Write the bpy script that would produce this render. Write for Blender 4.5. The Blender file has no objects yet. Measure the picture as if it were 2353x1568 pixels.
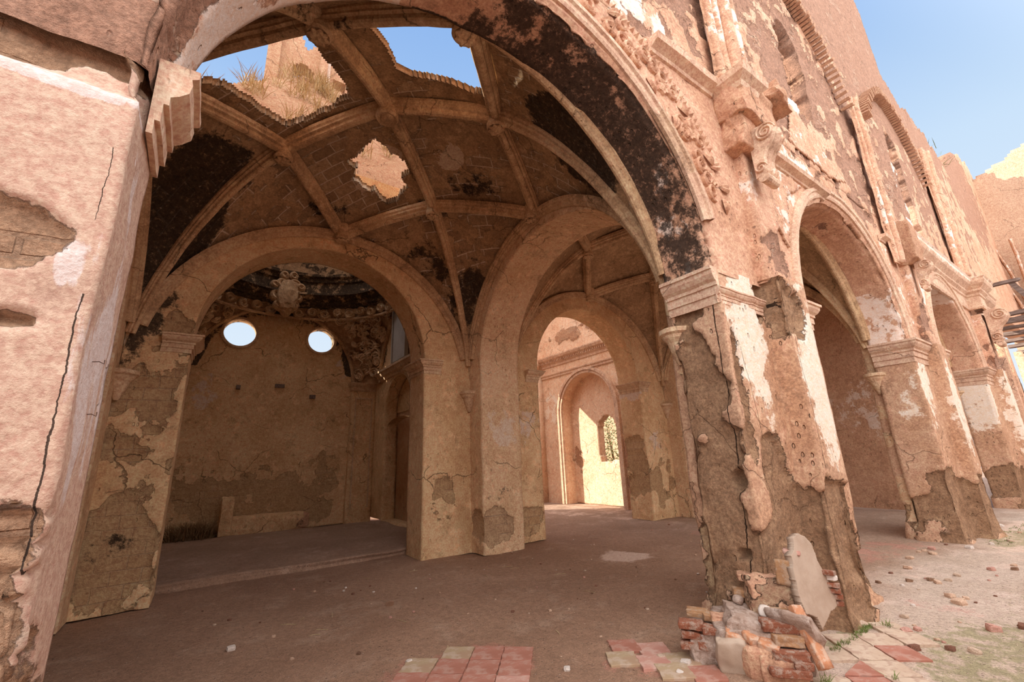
import bpy, bmesh, math, random
import numpy as np
from mathutils import Matrix, Vector
random.seed(7)
RNG = np.random.default_rng(7)
sc = bpy.context.scene
COL = sc.collection
PI = math.pi

# ------------------------------------------------------------ camera
cam_d = bpy.data.cameras.new('camera'); cam = bpy.data.objects.new('camera', cam_d); COL.objects.link(cam)
W, HH, F = 2353.0, 1568.0, 994.2
cam_d.sensor_width = 36.0; cam_d.sensor_fit = 'HORIZONTAL'; cam_d.lens = 36.0 * F / W
cam_d.clip_start = 0.05; cam_d.clip_end = 500
yaw, pitch, roll = 0.612942850, 0.266665244, -0.0387017548
cy_, sy_, cp_, sp_ = math.cos(yaw), math.sin(yaw), math.cos(pitch), math.sin(pitch)
fwd = Vector((sy_*cp_, cy_*cp_, sp_)); rt = Vector((cy_, -sy_, 0)); up = rt.cross(fwd)
r2 = math.cos(roll)*rt + math.sin(roll)*up; u2 = -math.sin(roll)*rt + math.cos(roll)*up
m = Matrix((r2, u2, -fwd)).transposed().to_4x4(); m.translation = (0, 0, 1.6)
cam.matrix_world = m
sc.camera = cam

# ------------------------------------------------------------ world, sun, exposure
sc.view_settings.view_transform = 'Standard'; sc.view_settings.look = 'None'
sc.view_settings.gamma = 1.0; sc.view_settings.exposure = 0.0
try: sc.view_settings.use_curve_mapping = False
except Exception: pass
wd = bpy.data.worlds.new('sky'); sc.world = wd; wd.use_nodes = True
nt = wd.node_tree; nt.nodes.clear()
out = nt.nodes.new('ShaderNodeOutputWorld'); bg = nt.nodes.new('ShaderNodeBackground'); nt.links.new(bg.outputs[0], out.inputs[0])
tc = nt.nodes.new('ShaderNodeTexCoord'); sep = nt.nodes.new('ShaderNodeSeparateXYZ'); nt.links.new(tc.outputs['Generated'], sep.inputs[0])
rz_ = nt.nodes.new('ShaderNodeValToRGB'); nt.links.new(sep.outputs[2], rz_.inputs[0])
e = rz_.color_ramp.elements
e[0].position = 0.0; e[0].color = (0.84, 0.91, 0.97, 1)
e[1].position = 0.85; e[1].color = (0.24, 0.44, 0.84, 1)
k = rz_.color_ramp.elements.new(0.46); k.color = (0.60, 0.77, 0.97, 1)
k = rz_.color_ramp.elements.new(0.68); k.color = (0.36, 0.56, 0.90, 1)
# bright zone added to the sky as fill light, out of view behind the photographer
dotn = nt.nodes.new('ShaderNodeVectorMath'); dotn.operation = 'DOT_PRODUCT'; nt.links.new(tc.outputs['Generated'], dotn.inputs[0])
hz = Vector((-0.25, -0.80, 0.55)).normalized(); dotn.inputs[1].default_value = hz
rh = nt.nodes.new('ShaderNodeMapRange'); rh.interpolation_type = 'SMOOTHSTEP'; nt.links.new(dotn.outputs['Value'], rh.inputs[0])
rh.inputs[1].default_value = 0.05; rh.inputs[2].default_value = 0.75; rh.inputs[3].default_value = 0; rh.inputs[4].default_value = 1
SKY_FILL = 3.2
mx = nt.nodes.new('ShaderNodeMix'); mx.data_type = 'RGBA'; nt.links.new(rh.outputs[0], mx.inputs[0]); nt.links.new(rz_.outputs[0], mx.inputs[6])
mx.inputs[7].default_value = (1.0*SKY_FILL, 0.97*SKY_FILL, 0.96*SKY_FILL, 1)
nt.links.new(mx.outputs[2], bg.inputs[0]); bg.inputs[1].default_value = 1.0
sun_d = bpy.data.lights.new('sun', 'SUN'); sun_d.energy = 7.0; sun_d.angle = 0.009; sun_d.color = (1.0, 0.90, 0.74)
sun = bpy.data.objects.new('sun', sun_d); COL.objects.link(sun)
SD = Vector((1.0, -0.72, -0.65)).normalized()
sun.rotation_euler = SD.to_track_quat('-Z', 'Y').to_euler()

# ------------------------------------------------------------ numpy noise
def _h(i, j, k, s):
    n = (i*374761393 + j*668265263 + k*2147483647 + s*144665) & 0xffffffff
    n = ((n ^ (n >> 13)) * 1274126177) & 0xffffffff
    n = (n ^ (n >> 16)) & 0xffffffff
    n = (n * 2246822519) & 0xffffffff
    return ((n >> 8) & 0xffff) / 65535.0
def vn(P, seed=0):
    P = np.asarray(P, float); i = np.floor(P).astype(np.int64); f = P - i; f = f*f*(3-2*f)
    r = 0
    for a in (0, 1):
        wa = f[..., 0] if a else 1-f[..., 0]
        for b in (0, 1):
            wb = f[..., 1] if b else 1-f[..., 1]
            for c in (0, 1):
                wc = f[..., 2] if c else 1-f[..., 2]
                r = r + wa*wb*wc*_h(i[..., 0]+a, i[..., 1]+b, i[..., 2]+c, seed)
    return r
def fbm(P, scale=1.0, octs=4, seed=0):
    P = np.asarray(P, float)*scale; r = 0; a = 1.0; t = 0
    for o in range(octs):
        r = r + a*vn(P, seed+o*17); t += a; a *= 0.5; P = P*2.03 + 5.3
    return r/t
def sst(a, b, x):
    t = np.clip((x-a)/(b-a), 0, 1); return t*t*(3-2*t)
def blobs(P, L):
    """soft union of ellipsoids (cx,cy,cz,rx,ry,rz[,strength])"""
    r = np.zeros(P.shape[:-1])
    for q in L:
        d = np.sqrt(((P[..., 0]-q[0])/q[3])**2 + ((P[..., 1]-q[1])/q[4])**2 + ((P[..., 2]-q[2])/q[5])**2)
        r = np.maximum(r, (q[6] if len(q) > 6 else 1.0)*np.clip(1.6-1.1*d, 0, 1))
    return r

# ------------------------------------------------------------ mesh accumulator
class Acc:
    def __init__(s): s.V = []; s.Fc = []; s.n = 0
    def add(s, V, Fc):
        V = np.asarray(V, float).reshape(-1, 3); s.V.append(V)
        for f in Fc: s.Fc.append([int(i)+s.n for i in f])
        s.n += len(V); return s
    def grid(s, P, closed=False, keep=None, flip=False):
        P = np.asarray(P, float); nu, nv = P.shape[:2]; base = s.n
        s.V.append(P.reshape(-1, 3)); s.n += nu*nv
        iu = np.arange(nu if closed else nu-1); jv = np.arange(nv-1)
        I, J = np.meshgrid(iu, jv, indexing='ij'); I2 = (I+1) % nu
        Q = np.stack([I*nv+J, I2*nv+J, I2*nv+J+1, I*nv+J+1], -1)
        if keep is not None: Q = Q[keep]
        Q = Q.reshape(-1, 4)+base
        if flip: Q = Q[:, ::-1]
        s.Fc.extend(Q.tolist()); return s
    def box(s, x0, x1, y0, y1, z0, z1):
        V = [(x, y, z) for x in (x0, x1) for y in (y0, y1) for z in (z0, z1)]
        return s.add(V, [(0, 1, 3, 2), (4, 6, 7, 5), (0, 4, 5, 1), (2, 3, 7, 6), (0, 2, 6, 4), (1, 5, 7, 3)])
    def build(s, name, mat, parent=None, weld=True, recalc=True, inset=None, rough=None, att=None, smooth=True, origin=None):
        V = np.concatenate(s.V); 
        if weld:
            key = np.round(V*2000).astype(np.int64)
            _, idx, inv = np.unique(key, axis=0, return_index=True, return_inverse=True); inv = inv.reshape(-1)
            V = V[idx]; Fc = []
            for f in s.Fc:
                g = [inv[i] for i in f]; h = []
                for i in g:
                    if not h or h[-1] != i: h.append(i)
                if len(h) > 1 and h[0] == h[-1]: h.pop()
                if len(set(h)) == len(h) and len(h) > 2: Fc.append(h)
        else: Fc = s.Fc
        me = bpy.data.meshes.new(name); me.from_pydata(V.tolist(), [], Fc)
        if recalc or not weld:
            bm = bmesh.new(); bm.from_mesh(me)
            if recalc: bmesh.ops.recalc_face_normals(bm, faces=bm.faces)
            bm.to_mesh(me); bm.free()
        me.update(); n = len(me.vertices)
        P = np.empty(n*3); me.vertices.foreach_get('co', P); P = P.reshape(-1, 3); P0 = P.copy()
        if inset is not None:
            N = np.empty(n*3); me.vertices.foreach_get('normal', N); N = N.reshape(-1, 3)
            P = P - N*inset(P0)[:, None]
        if rough:
            amp, scl = rough[:2]
            D = np.stack([fbm(P0, scl, 3, 11), fbm(P0, scl, 3, 31), fbm(P0, scl, 3, 51)], -1)-0.5
            P = P + D*2*amp
        if origin is not None: P = P - np.array(origin)
        me.vertices.foreach_set('co', P.reshape(-1))
        if att is not None:
            for k_, v in att(P0).items():
                a = me.attributes.new(k_, 'FLOAT', 'POINT'); a.data.foreach_set('value', np.asarray(v, np.float32))
        if smooth: me.polygons.foreach_set('use_smooth', np.ones(len(me.polygons), bool))
        me.update(); me.materials.append(mat)
        o = bpy.data.objects.new(name, me); COL.objects.link(o)
        if origin is not None: o.location = origin
        if parent is not None:
            o.parent = parent
            if origin is not None: o.location = Vector(origin)-parent.location
            else: o.location = -parent.location
        return o

def tag(o, label=None, cat=None, group=None, kind=None):
    if label: o['label'] = label
    if cat: o['category'] = cat
    if group: o['group'] = group
    if kind: o['kind'] = kind
    return o
def empty(name, loc, label, cat, group=None, kind=None):
    o = bpy.data.objects.new(name, None); COL.objects.link(o); o.location = loc; o.empty_display_size = .1
    return tag(o, label, cat, group, kind)
def lin(a, b, step): 
    n = max(1, int(round(abs(b-a)/step))); return np.linspace(a, b, n+1)
def mp(axis, u, d, z):
    u, d, z = np.broadcast_arrays(np.asarray(u, float), np.asarray(d, float), np.asarray(z, float))
    return np.stack([u, d, z], -1) if axis == 'y' else np.stack([d, u, z], -1)
def rectf(acc, axis, u0, u1, z0, z1, d, step=.05):
    U, Z = np.meshgrid(lin(u0, u1, step), lin(z0, z1, step), indexing='ij'); acc.grid(mp(axis, U, d, Z))
def strip(acc, axis, u, z0, z1, d0, d1, step=.05):
    D, Z = np.meshgrid(lin(d0, d1, step), lin(z0, z1, step), indexing='ij'); acc.grid(mp(axis, u, D, Z))
def arch_face(acc, axis, cu, base, rx, rz, u0, u1, ztop, d, step=.05, na=None):
    # angles include the rectangle's corners
    c1, c2 = math.atan2(ztop-base, u1-cu), math.atan2(ztop-base, u0-cu)
    s = step/max(rx, rz)
    th = np.concatenate([lin(0, c1, s), lin(c1, c2, s)[1:], lin(c2, PI, s)[1:]])
    ct, st = np.cos(th), np.sin(th)
    with np.errstate(divide='ignore'):
        tx = np.where(ct > 1e-9, (u1-cu)/np.maximum(ct, 1e-9), np.where(ct < -1e-9, (u0-cu)/np.minimum(ct, -1e-9), 1e9))
        tz = np.where(st > 1e-9, (ztop-base)/np.maximum(st, 1e-9), 1e9)
    T = np.minimum(tx, tz)
    nr = max(3, int(max(u1-cu-rx, ztop-base-rz, .3)*1.3/step)); f = np.linspace(0, 1, nr+1)
    iu, iz = cu+rx*ct, base+rz*st; ou, oz = cu+T*ct, base+T*st
    U = iu[:, None]*(1-f)+ou[:, None]*f; Z = iz[:, None]*(1-f)+oz[:, None]*f
    acc.grid(mp(axis, U, d, Z)); return th
def soffit(acc, axis, cu, base, rx, rz, u0, u1, ztop, d0, d1, step=.05):
    c1, c2 = math.atan2(ztop-base, u1-cu), math.atan2(ztop-base, u0-cu); s = step/max(rx, rz)
    th = np.concatenate([lin(0, c1, s), lin(c1, c2, s)[1:], lin(c2, PI, s)[1:]])
    T, D = np.meshgrid(th, lin(d0, d1, step), indexing='ij')
    acc.grid(mp(axis, cu+rx*np.cos(T), D, base+rz*np.sin(T)))
def arch_wall(acc, axis, cu, base, rx, rz, u0, u1, ztop, d0, d1, step=.05, zb=0.0, faces=(1, 1)):
    for d, on in ((d0, faces[0]), (d1, faces[1])):
        if not on: continue
        arch_face(acc, axis, cu, base, rx, rz, u0, u1, ztop, d, step)
        if base > zb:
            rectf(acc, axis, u0, cu-rx, zb, base, d, step); rectf(acc, axis, cu+rx, u1, zb, base, d, step)
    soffit(acc, axis, cu, base, rx, rz, u0, u1, ztop, d0, d1, step)
    if base > zb:
        strip(acc, axis, cu-rx, zb, base, d0, d1, step); strip(acc, axis, cu+rx, zb, base, d0, d1, step)
def slab(acc, UU, VV, mapf, keep, thick, sides=True):
    """cells of a (u,v) grid kept by mask; mapf(U,V)->front points; thick: vector or fn(front)->back"""
    U, V = np.meshgrid(UU, VV, indexing='ij'); Pf = mapf(U, V); Pb = thick(Pf) if callable(thick) else Pf+np.asarray(thick)
    acc.grid(Pf, keep=keep); acc.grid(Pb, keep=keep, flip=True)
    if not sides: return
    K = np.zeros((keep.shape[0]+2, keep.shape[1]+2), bool); K[1:-1, 1:-1] = keep
    def side(a, b): acc.add([Pf[a], Pf[b], Pb[b], Pb[a]], [(0, 1, 2, 3)])
    for i, j in zip(*np.nonzero(keep)):
        if not K[i, j+1]: side((i, j), (i, j+1))
        if not K[i+2, j+1]: side((i+1, j), (i+1, j+1))
        if not K[i+1, j]: side((i, j), (i+1, j))
        if not K[i+1, j+2]: side((i, j+1), (i+1, j+1))
def inpoly(X, Y, poly):
    c = np.zeros(X.shape, bool); n = len(poly)
    for i in range(n):
        x1, y1 = poly[i]; x2, y2 = poly[(i+1) % n]
        if y1 == y2: continue
        t = ((y1 > Y) != (y2 > Y)) & (X < (x2-x1)*(Y-y1)/(y2-y1)+x1); c ^= t
    return c
def mould(acc, path, prof, closed=False, side=1, caps=True):
    """sweep profile [(out,z)] round a horizontal path [(x,y)] with mitres; out is to the right of travel (side=1)"""
    p = np.asarray(path, float); n = len(p); D = []
    for i in range(n):
        a = p[i]-p[i-1] if (i > 0 or closed) else p[1]-p[0]; b = p[(i+1) % n]-p[i] if (i < n-1 or closed) else p[-1]-p[-2]
        a /= np.linalg.norm(a); b /= np.linalg.norm(b); na = np.array([a[1], -a[0]]); nb = np.array([b[1], -b[0]])
        m_ = na+nb; m_ /= np.linalg.norm(m_); D.append(m_/max(.3, m_@na)*side)
    G = np.array([[(p[i][0]+D[i][0]*o, p[i][1]+D[i][1]*o, z) for o, z in prof] for i in range(n)])
    st = acc.n; acc.grid(G, closed=closed)
    if caps and not closed:
        k_ = len(prof); acc.Fc.append([st+j for j in range(k_)]); acc.Fc.append([st+(n-1)*k_+j for j in range(k_)][::-1])
def refine(path, step=.08):
    o = [path[0]]
    for a, b in zip(path[:-1], path[1:]):
        n = max(1, int(math.dist(a, b)/step)); o += [tuple(np.array(a)+(np.array(b)-np.array(a))*k/n) for k in range(1, n+1)]
    return o
def sweep(acc, path, prof, upv=(0, 0, 1), closedprof=True, scale=None):
    """profile [(side, up)] along 3D path, 'up' made perpendicular to the path"""
    p = np.asarray(path, float); n = len(p); G = []
    for i in range(n):
        t = p[min(i+1, n-1)]-p[max(i-1, 0)]; t /= np.linalg.norm(t)
        u_ = np.asarray(upv(p[i]) if callable(upv) else upv, float); s = np.cross(t, u_); s /= np.linalg.norm(s); w = np.cross(s, t)
        k_ = 1 if scale is None else scale[i]
        G.append([p[i]+s*a*k_+w*b*k_ for a, b in prof])
    G = np.array(G); st = acc.n
    if closedprof: G = np.transpose(G, (1, 0, 2)); acc.grid(G, closed=True); m_ = len(prof); acc.Fc.append([st+j*n for j in range(m_)]); acc.Fc.append([st+j*n+n-1 for j in range(m_)])
    else: acc.grid(G)
def lathe(acc, c, prof, axis=(0, 0, 1), n=20, lobes=0, la=0.0):
    ax = Vector(axis).normalized(); a = ax.orthogonal().normalized(); b = ax.cross(a); st = acc.n
    th = np.linspace(0, 2*PI, n, endpoint=False)
    G = np.array([[np.array(c)+np.array(ax)*z+(np.array(a)*math.cos(t)+np.array(b)*math.sin(t))*r*(1+(la*math.cos(lobes*t) if lobes else 0)) for r, z in prof] for t in th])
    acc.grid(G, closed=True); k_ = len(prof)
    acc.Fc.append([st+i*k_ for i in range(n)]); acc.Fc.append([st+i*k_+k_-1 for i in range(n)])
def rock(acc, c, size, rot=(0, 0, 0), seed=0, sub=3, boxy=.6, amp=.12, cut=None):
    """irregular lump or broken brick: a cube-sphere blend"""
    n = 2**sub; t = np.linspace(-1, 1, n+1); c = np.array(c, float); size = np.array(size, float)/2
    from mathutils import Euler
    R = np.array(Euler(rot).to_matrix())
    for ax in range(3):
        for sg in (-1, 1):
            A, B = np.meshgrid(t, t, indexing='ij'); Q = np.zeros(A.shape+(3,)); Q[..., ax] = sg; Q[..., (ax+1) % 3] = A; Q[..., (ax+2) % 3] = B
            S = Q/np.linalg.norm(Q, axis=-1, keepdims=True)*1.2
            Q = Q*boxy+S*(1-boxy); D = np.stack([fbm(Q+seed*3.7, 1.3, 3, 3+k_) for k_ in range(3)], -1)-.5
            Q = Q+D*2*amp*2; acc.grid((Q*size)@R.T+c)

# ------------------------------------------------------------ materials
class NB:
    def __init__(s, name):
        s.m = bpy.data.materials.new(name); s.m.use_nodes = True; s.t = s.m.node_tree; s.t.nodes.clear()
        s.out = s.n('ShaderNodeOutputMaterial'); s.b = s.n('ShaderNodeBsdfPrincipled'); s.l(s.b.outputs[0], s.out.inputs[0])
        s.b.inputs['Roughness'].default_value = .93; s.b.inputs['Specular IOR Level'].default_value = .18
        s.tc = s.n('ShaderNodeTexCoord'); s.P = s.tc.outputs['Object']
    def n(s, t, **k):
        o = s.t.nodes.new(t)
        for a, b in k.items(): setattr(o, a, b)
        return o
    def l(s, a, b): s.t.links.new(a, b)
    def set(s, sock, v):
        if hasattr(v, 'is_linked') or isinstance(v, bpy.types.NodeSocket): s.l(v, sock)
        elif isinstance(v, (tuple, list)) and len(v) == 3 and sock.type == 'RGBA': sock.default_value = (*v, 1)
        else: sock.default_value = v
    def math(s, op, a, b=0.0, c=None, clamp=False):
        o = s.n('ShaderNodeMath', operation=op, use_clamp=clamp); s.set(o.inputs[0], a); s.set(o.inputs[1], b)
        if c is not None: s.set(o.inputs[2], c)
        return o.outputs[0]
    def ramp(s, x, a, b, lo=0.0, hi=1.0):
        o = s.n('ShaderNodeMapRange', interpolation_type='SMOOTHSTEP'); s.set(o.inputs[0], x); o.inputs[1].default_value = a; o.inputs[2].default_value = b; o.inputs[3].default_value = lo; o.inputs[4].default_value = hi
        return o.outputs[0]
    def mix(s, f, a, b, mode='MIX'):
        o = s.n('ShaderNodeMix', data_type='RGBA', blend_type=mode); s.set(o.inputs[0], f); s.set(o.inputs[6], a); s.set(o.inputs[7], b); return o.outputs[2]
    def noise(s, scale, detail=4, rough=.55, vec=None, dist=0.0, off=0.0):
        v = vec if vec is not None else s.P
        if off:
            o = s.n('ShaderNodeVectorMath', operation='ADD'); s.l(v, o.inputs[0]); o.inputs[1].default_value = (off, off*.7, -off); v = o.outputs[0]
        o = s.n('ShaderNodeTexNoise'); s.l(v, o.inputs['Vector']); o.inputs['Scale'].default_value = scale; o.inputs['Detail'].default_value = detail
        o.inputs['Roughness'].default_value = rough; o.inputs['Distortion'].default_value = dist; return o.outputs[0]
    def scalev(s, k, vec=None):
        o = s.n('ShaderNodeVectorMath', operation='MULTIPLY'); s.l(vec or s.P, o.inputs[0]); o.inputs[1].default_value = k; return o.outputs[0]
    def attr(s, name):
        o = s.n('ShaderNodeAttribute', attribute_name=name); return o.outputs['Fac']
    def plane(s, mode):
        sp = s.n('ShaderNodeSeparateXYZ'); s.l(s.P, sp.inputs[0]); c = s.n('ShaderNodeCombineXYZ'); x, y, z = sp.outputs
        if mode == 'xz': s.l(x, c.inputs[0]); s.l(z, c.inputs[1])
        elif mode == 'yz': s.l(y, c.inputs[0]); s.l(z, c.inputs[1])
        elif mode == 'xy': s.l(x, c.inputs[0]); s.l(y, c.inputs[1])
        elif mode == 'dz': s.l(s.math('SUBTRACT', x, y), c.inputs[0]); s.l(z, c.inputs[1])
        return c.outputs[0]
    def bump(s, h, strength=.6, dist=.02, nrm=None):
        o = s.n('ShaderNodeBump'); s.l(h, o.inputs['Height']); o.inputs['Strength'].default_value = strength; o.inputs['Distance'].default_value = dist
        if nrm is not None: s.l(nrm, o.inputs['Normal'])
        return o.outputs[0]

def masonry(name, c1=(.62, .38, .26), c2=(.52, .29, .19), pale=(.80, .66, .56), under1=(.42, .20, .12), under2=(.55, .34, .20),
            mortar=(.50, .36, .26), brick='xz', bw=.24, bh=.055, msz=.012, grain=1.0, cracks=.5, exposed=0.0, soot=(.035, .024, .018), bumps=1.0, rockmix=.35, tilt=0, pits=.5, pst=(1, 1, 1), lines=(), mott=.4):
    b = NB(name); P = b.P
    n1 = b.ramp(b.noise(1.1, 6, .6), .32, .68); n2 = b.noise(5, 8, .65, off=3.1); nf = b.noise(38, 5, .7)
    pl = b.mix(n1, c1, c2)
    pl = b.mix(b.ramp(n2, .52, .66, 0, .2+mott*.9), pl, tuple(min(1, a*1.22+.02) for a in c1))
    pl = b.mix(b.ramp(b.noise(2.6, 7, .7, off=9.7), .54, .68, 0, .15+mott), pl, tuple(a*.62 for a in c2))
    # streaky pale wash
    pw = b.math('ADD', b.attr('pale'), b.math('MULTIPLY', b.math('SUBTRACT', b.noise(3.2, 9, .72, off=21, vec=b.scalev(pst)), .5), 1.7))
    pmask = b.ramp(pw, .48, .58, 0, .95)
    pl = b.mix(pmask, pl, pale)
    # exposed masonry
    if brick in ('xz', 'yz', 'xy', 'dz'):
        v = b.plane(brick)
        if tilt:
            mpn = b.n('ShaderNodeMapping'); b.l(v, mpn.inputs[0]); mpn.inputs['Rotation'].default_value[2] = tilt; v = mpn.outputs[0]
        nd = b.n('ShaderNodeTexNoise'); b.l(v, nd.inputs['Vector']); nd.inputs['Scale'].default_value = 3.0
        ad = b.n('ShaderNodeVectorMath', operation='MULTIPLY_ADD'); b.l(nd.outputs['Color'], ad.inputs[0]); ad.inputs[1].default_value = (.03, .03, 0); b.l(v, ad.inputs[2])
        bt = b.n('ShaderNodeTexBrick'); b.l(ad.outputs[0], bt.inputs['Vector']); bt.inputs['Scale'].default_value = 1.0
        bt.inputs['Brick Width'].default_value = bw; bt.inputs['Row Height'].default_value = bh; bt.inputs['Mortar Size'].default_value = msz; bt.inputs['Mortar Smooth'].default_value = .4
        bt.inputs['Color1'].default_value = (*under1, 1); bt.inputs['Color2'].default_value = (*under2, 1); bt.inputs['Mortar'].default_value = (*mortar, 1)
        un = bt.outputs['Color']; bh_ = bt.outputs['Fac']
        rm = b.ramp(b.noise(1.7, 5, off=33), .5-rockmix*.4+.12, .62, 0, 1)
        rocky = b.mix(n2, under2, tuple(a*.8 for a in under1))
        un = b.mix(rm, rocky, un); bh_ = b.math('MULTIPLY', bh_, rm)
    else:
        un = b.mix(b.ramp(b.noise(4, 8, .7, off=5), .4, .6), under1, under2); bh_ = None
    dm = b.math('ADD', b.attr('dmg'), b.math('MULTIPLY', b.math('SUBTRACT', b.noise(10, 8, .66, off=14), .5), .42)); dm = b.math('ADD', dm, exposed)
    dmask = b.ramp(dm, .49, .53)
    col = b.mix(dmask, pl, un)
    # thin dark lip where plaster ends and cracks
    cv = b.n('ShaderNodeTexVoronoi', feature='DISTANCE_TO_EDGE'); vd = b.n('ShaderNodeVectorMath', operation='MULTIPLY_ADD')
    ndc = b.n('ShaderNodeTexNoise'); b.l(P, ndc.inputs['Vector']); ndc.inputs['Scale'].default_value = 2.2; ndc.inputs['Detail'].default_value = 6
    b.l(ndc.outputs['Color'], vd.inputs[0]); vd.inputs[1].default_value = (.5, .5, .5); b.l(P, vd.inputs[2]); b.l(vd.outputs[0], cv.inputs['Vector']); cv.inputs['Scale'].default_value = .85
    cm = b.math('MULTIPLY', b.ramp(cv.outputs['Distance'], .002, .007, 1, 0), b.ramp(b.noise(.8, 3, off=41), .5, .56, 0, cracks))
    col = b.mix(cm, col, tuple(a*.25 for a in c2))
    for (ax, g, gw, u0, z0, u1, z1, w_, wig) in lines:     # individual long cracks
        sp = b.n('ShaderNodeSeparateXYZ'); b.l(P, sp.inputs[0]); u_ = sp.outputs[0] if ax == 'x' else sp.outputs[1]; o_ = sp.outputs[1] if ax == 'x' else sp.outputs[0]; z_ = sp.outputs[2]
        t_ = b.math('DIVIDE', b.math('SUBTRACT', z_, z0), z1-z0); cz = b.n('ShaderNodeCombineXYZ'); b.l(z_, cz.inputs[2])
        ul = b.math('ADD', b.math('MULTIPLY', t_, u1-u0), u0); ul = b.math('ADD', ul, b.math('MULTIPLY', b.math('SUBTRACT', b.noise(3, 2, .5, vec=cz.outputs[0]), .5), wig)); ul = b.math('ADD', ul, b.math('MULTIPLY', b.math('SUBTRACT', b.noise(19, 3, .7, vec=cz.outputs[0], off=3), .5), wig*.35))
        dd = b.math('ABSOLUTE', b.math('SUBTRACT', u_, ul)); wz = b.math('MULTIPLY', b.noise(6, 2, .5, vec=cz.outputs[0], off=9), w_*2)
        mk = b.math('LESS_THAN', dd, wz); mk = b.math('MULTIPLY', mk, b.math('MULTIPLY', b.math('GREATER_THAN', t_, 0), b.math('LESS_THAN', t_, 1)))
        mk = b.math('MULTIPLY', mk, b.math('LESS_THAN', b.math('ABSOLUTE', b.math('SUBTRACT', o_, g)), gw)); cm = b.math('MAXIMUM', cm, mk); col = b.mix(mk, col, tuple(a*.12 for a in c2))
    so = b.math('ADD', b.attr('soot'), b.math('MULTIPLY', b.math('SUBTRACT', b.noise(3.5, 10, .75, off=55), .5), 1.3))
    sm = b.math('MULTIPLY', b.ramp(so, .47, .60, 0, .93), b.ramp(b.noise(16, 8, .8, off=91), .30, .48, .35, 1.0))
    col = b.mix(sm, col, soot)
    col = b.mix(.5*grain, col, b.mix(b.ramp(nf, .3, .7), (.24, .24, .24), (.78, .78, .78)), 'OVERLAY')
    col = b.mix(mott, col, b.mix(b.ramp(b.noise(12, 7, .75, off=71), .36, .64), (.30, .30, .30), (.72, .72, .72)), 'OVERLAY')
    b.l(col, b.b.inputs['Base Color'])
    h = b.math('ADD', b.math('MULTIPLY', nf, .16), b.math('MULTIPLY', b.noise(9, 8, .7, off=2), .45))
    h = b.math('ADD', h, b.math('MULTIPLY', dmask, -.9))
    h = b.math('ADD', h, b.math('MULTIPLY', b.math('MULTIPLY', dmask, b.noise(14, 6, .8, off=8)), 1.0))
    h = b.math('ADD', h, b.math('MULTIPLY', cm, -.8))
    pv = b.n('ShaderNodeTexVoronoi'); b.l(b.scalev((15, 15, 8)), pv.inputs['Vector']); pv.inputs['Scale'].default_value = 1.0; pvs = b.n('ShaderNodeSeparateColor'); b.l(pv.outputs['Color'], pvs.inputs[0])
    pm = b.math('MULTIPLY', b.ramp(pv.outputs['Distance'], .14, .24, 1, 0), b.ramp(pvs.outputs[0], .5, .54)); pm = b.math('MULTIPLY', pm, b.ramp(b.noise(1.3, 3, off=61), .46, .56, 0, pits))
    h = b.math('SUBTRACT', h, b.math('MULTIPLY', pm, .9))
    if bh_ is not None: h = b.math('SUBTRACT', h, b.math('MULTIPLY', b.math('MULTIPLY', bh_, dmask), .8))
    b.l(b.bump(h, 1.0*bumps, .035), b.b.inputs['Normal'])
    return b.m

def simple(name, c1, c2, scale=6, bumps=.5, bscale=20, rough=.9, dist=.01, c3=None, stretch=None):
    b = NB(name); vec = b.scalev(stretch) if stretch else None
    n = b.noise(scale, 7, .65, vec=vec); col = b.mix(b.ramp(n, .35, .65), c1, c2)
    if c3: col = b.mix(b.ramp(b.noise(scale*2.3, 6, .7, off=7), .47, .60, 0, .8), col, c3)
    b.l(col, b.b.inputs['Base Color']); b.b.inputs['Roughness'].default_value = rough
    b.l(b.bump(b.noise(bscale, 8, .7, vec=vec), bumps, dist), b.b.inputs['Normal']); return b.m

M_nave = masonry('nave_plaster', (.68, .42, .29), (.57, .32, .205), pale=(.90, .74, .64), under1=(.42, .22, .145), under2=(.57, .34, .24), mortar=(.62, .42, .31), brick='xz', bh=.075, msz=.014, rockmix=.10, pits=.9)
M_left = masonry('left_pier_plaster', (.66, .45, .345), (.61, .405, .305), pale=(.76, .64, .60), under1=(.44, .26, .165), under2=(.58, .37, .235), mortar=(.34, .22, .15), brick='xz', bw=.42, bh=.085, msz=.012, rockmix=.5, pst=(1, 1, .22), pits=.0, cracks=.35, mott=.08,
    lines=[('x', 2.12, .08, -.435, 1.30, -.44, 2.25, .0028, .05), ('x', 2.12, .08, -.45, 2.55, -.455, 2.88, .0014, .05)])
M_pier = masonry('pier_plaster', (.65, .41, .275), (.52, .295, .18), pale=(.92, .78, .64), under1=(.44, .26, .155), under2=(.54, .33, .20), mortar=(.5, .33, .22), brick='none', bumps=1.3, cracks=.3, pits=.8, lines=[('y', 4.03, .10, 2.24, 1.32, 2.20, 3.04, .0055, .06), ('y', 4.03, .12, 2.30, .25, 2.25, 1.32, .006, .08), ('x', 2.12, .2, 4.45, 1.1, 4.28, 2.6, .003, .06), ('x', 1.95, .2, 5.05, 1.4, 4.97, 3.2, .0035, .05)])
M_in = masonry('aisle_plaster', (.80, .55, .32), (.66, .42, .225), pale=(.74, .58, .46), under1=(.60, .375, .20), under2=(.70, .47, .265), mortar=(.62, .42, .26), brick='xz', bw=.30, bh=.16, msz=.008, rockmix=.5, cracks=.7)
M_tr = masonry('transverse_plaster', (.80, .56, .36), (.67, .44, .26), pale=(.76, .60, .46), under1=(.60, .385, .225), under2=(.68, .46, .28), brick='yz', bw=.30, bh=.16, msz=.008, rockmix=.5)
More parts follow.
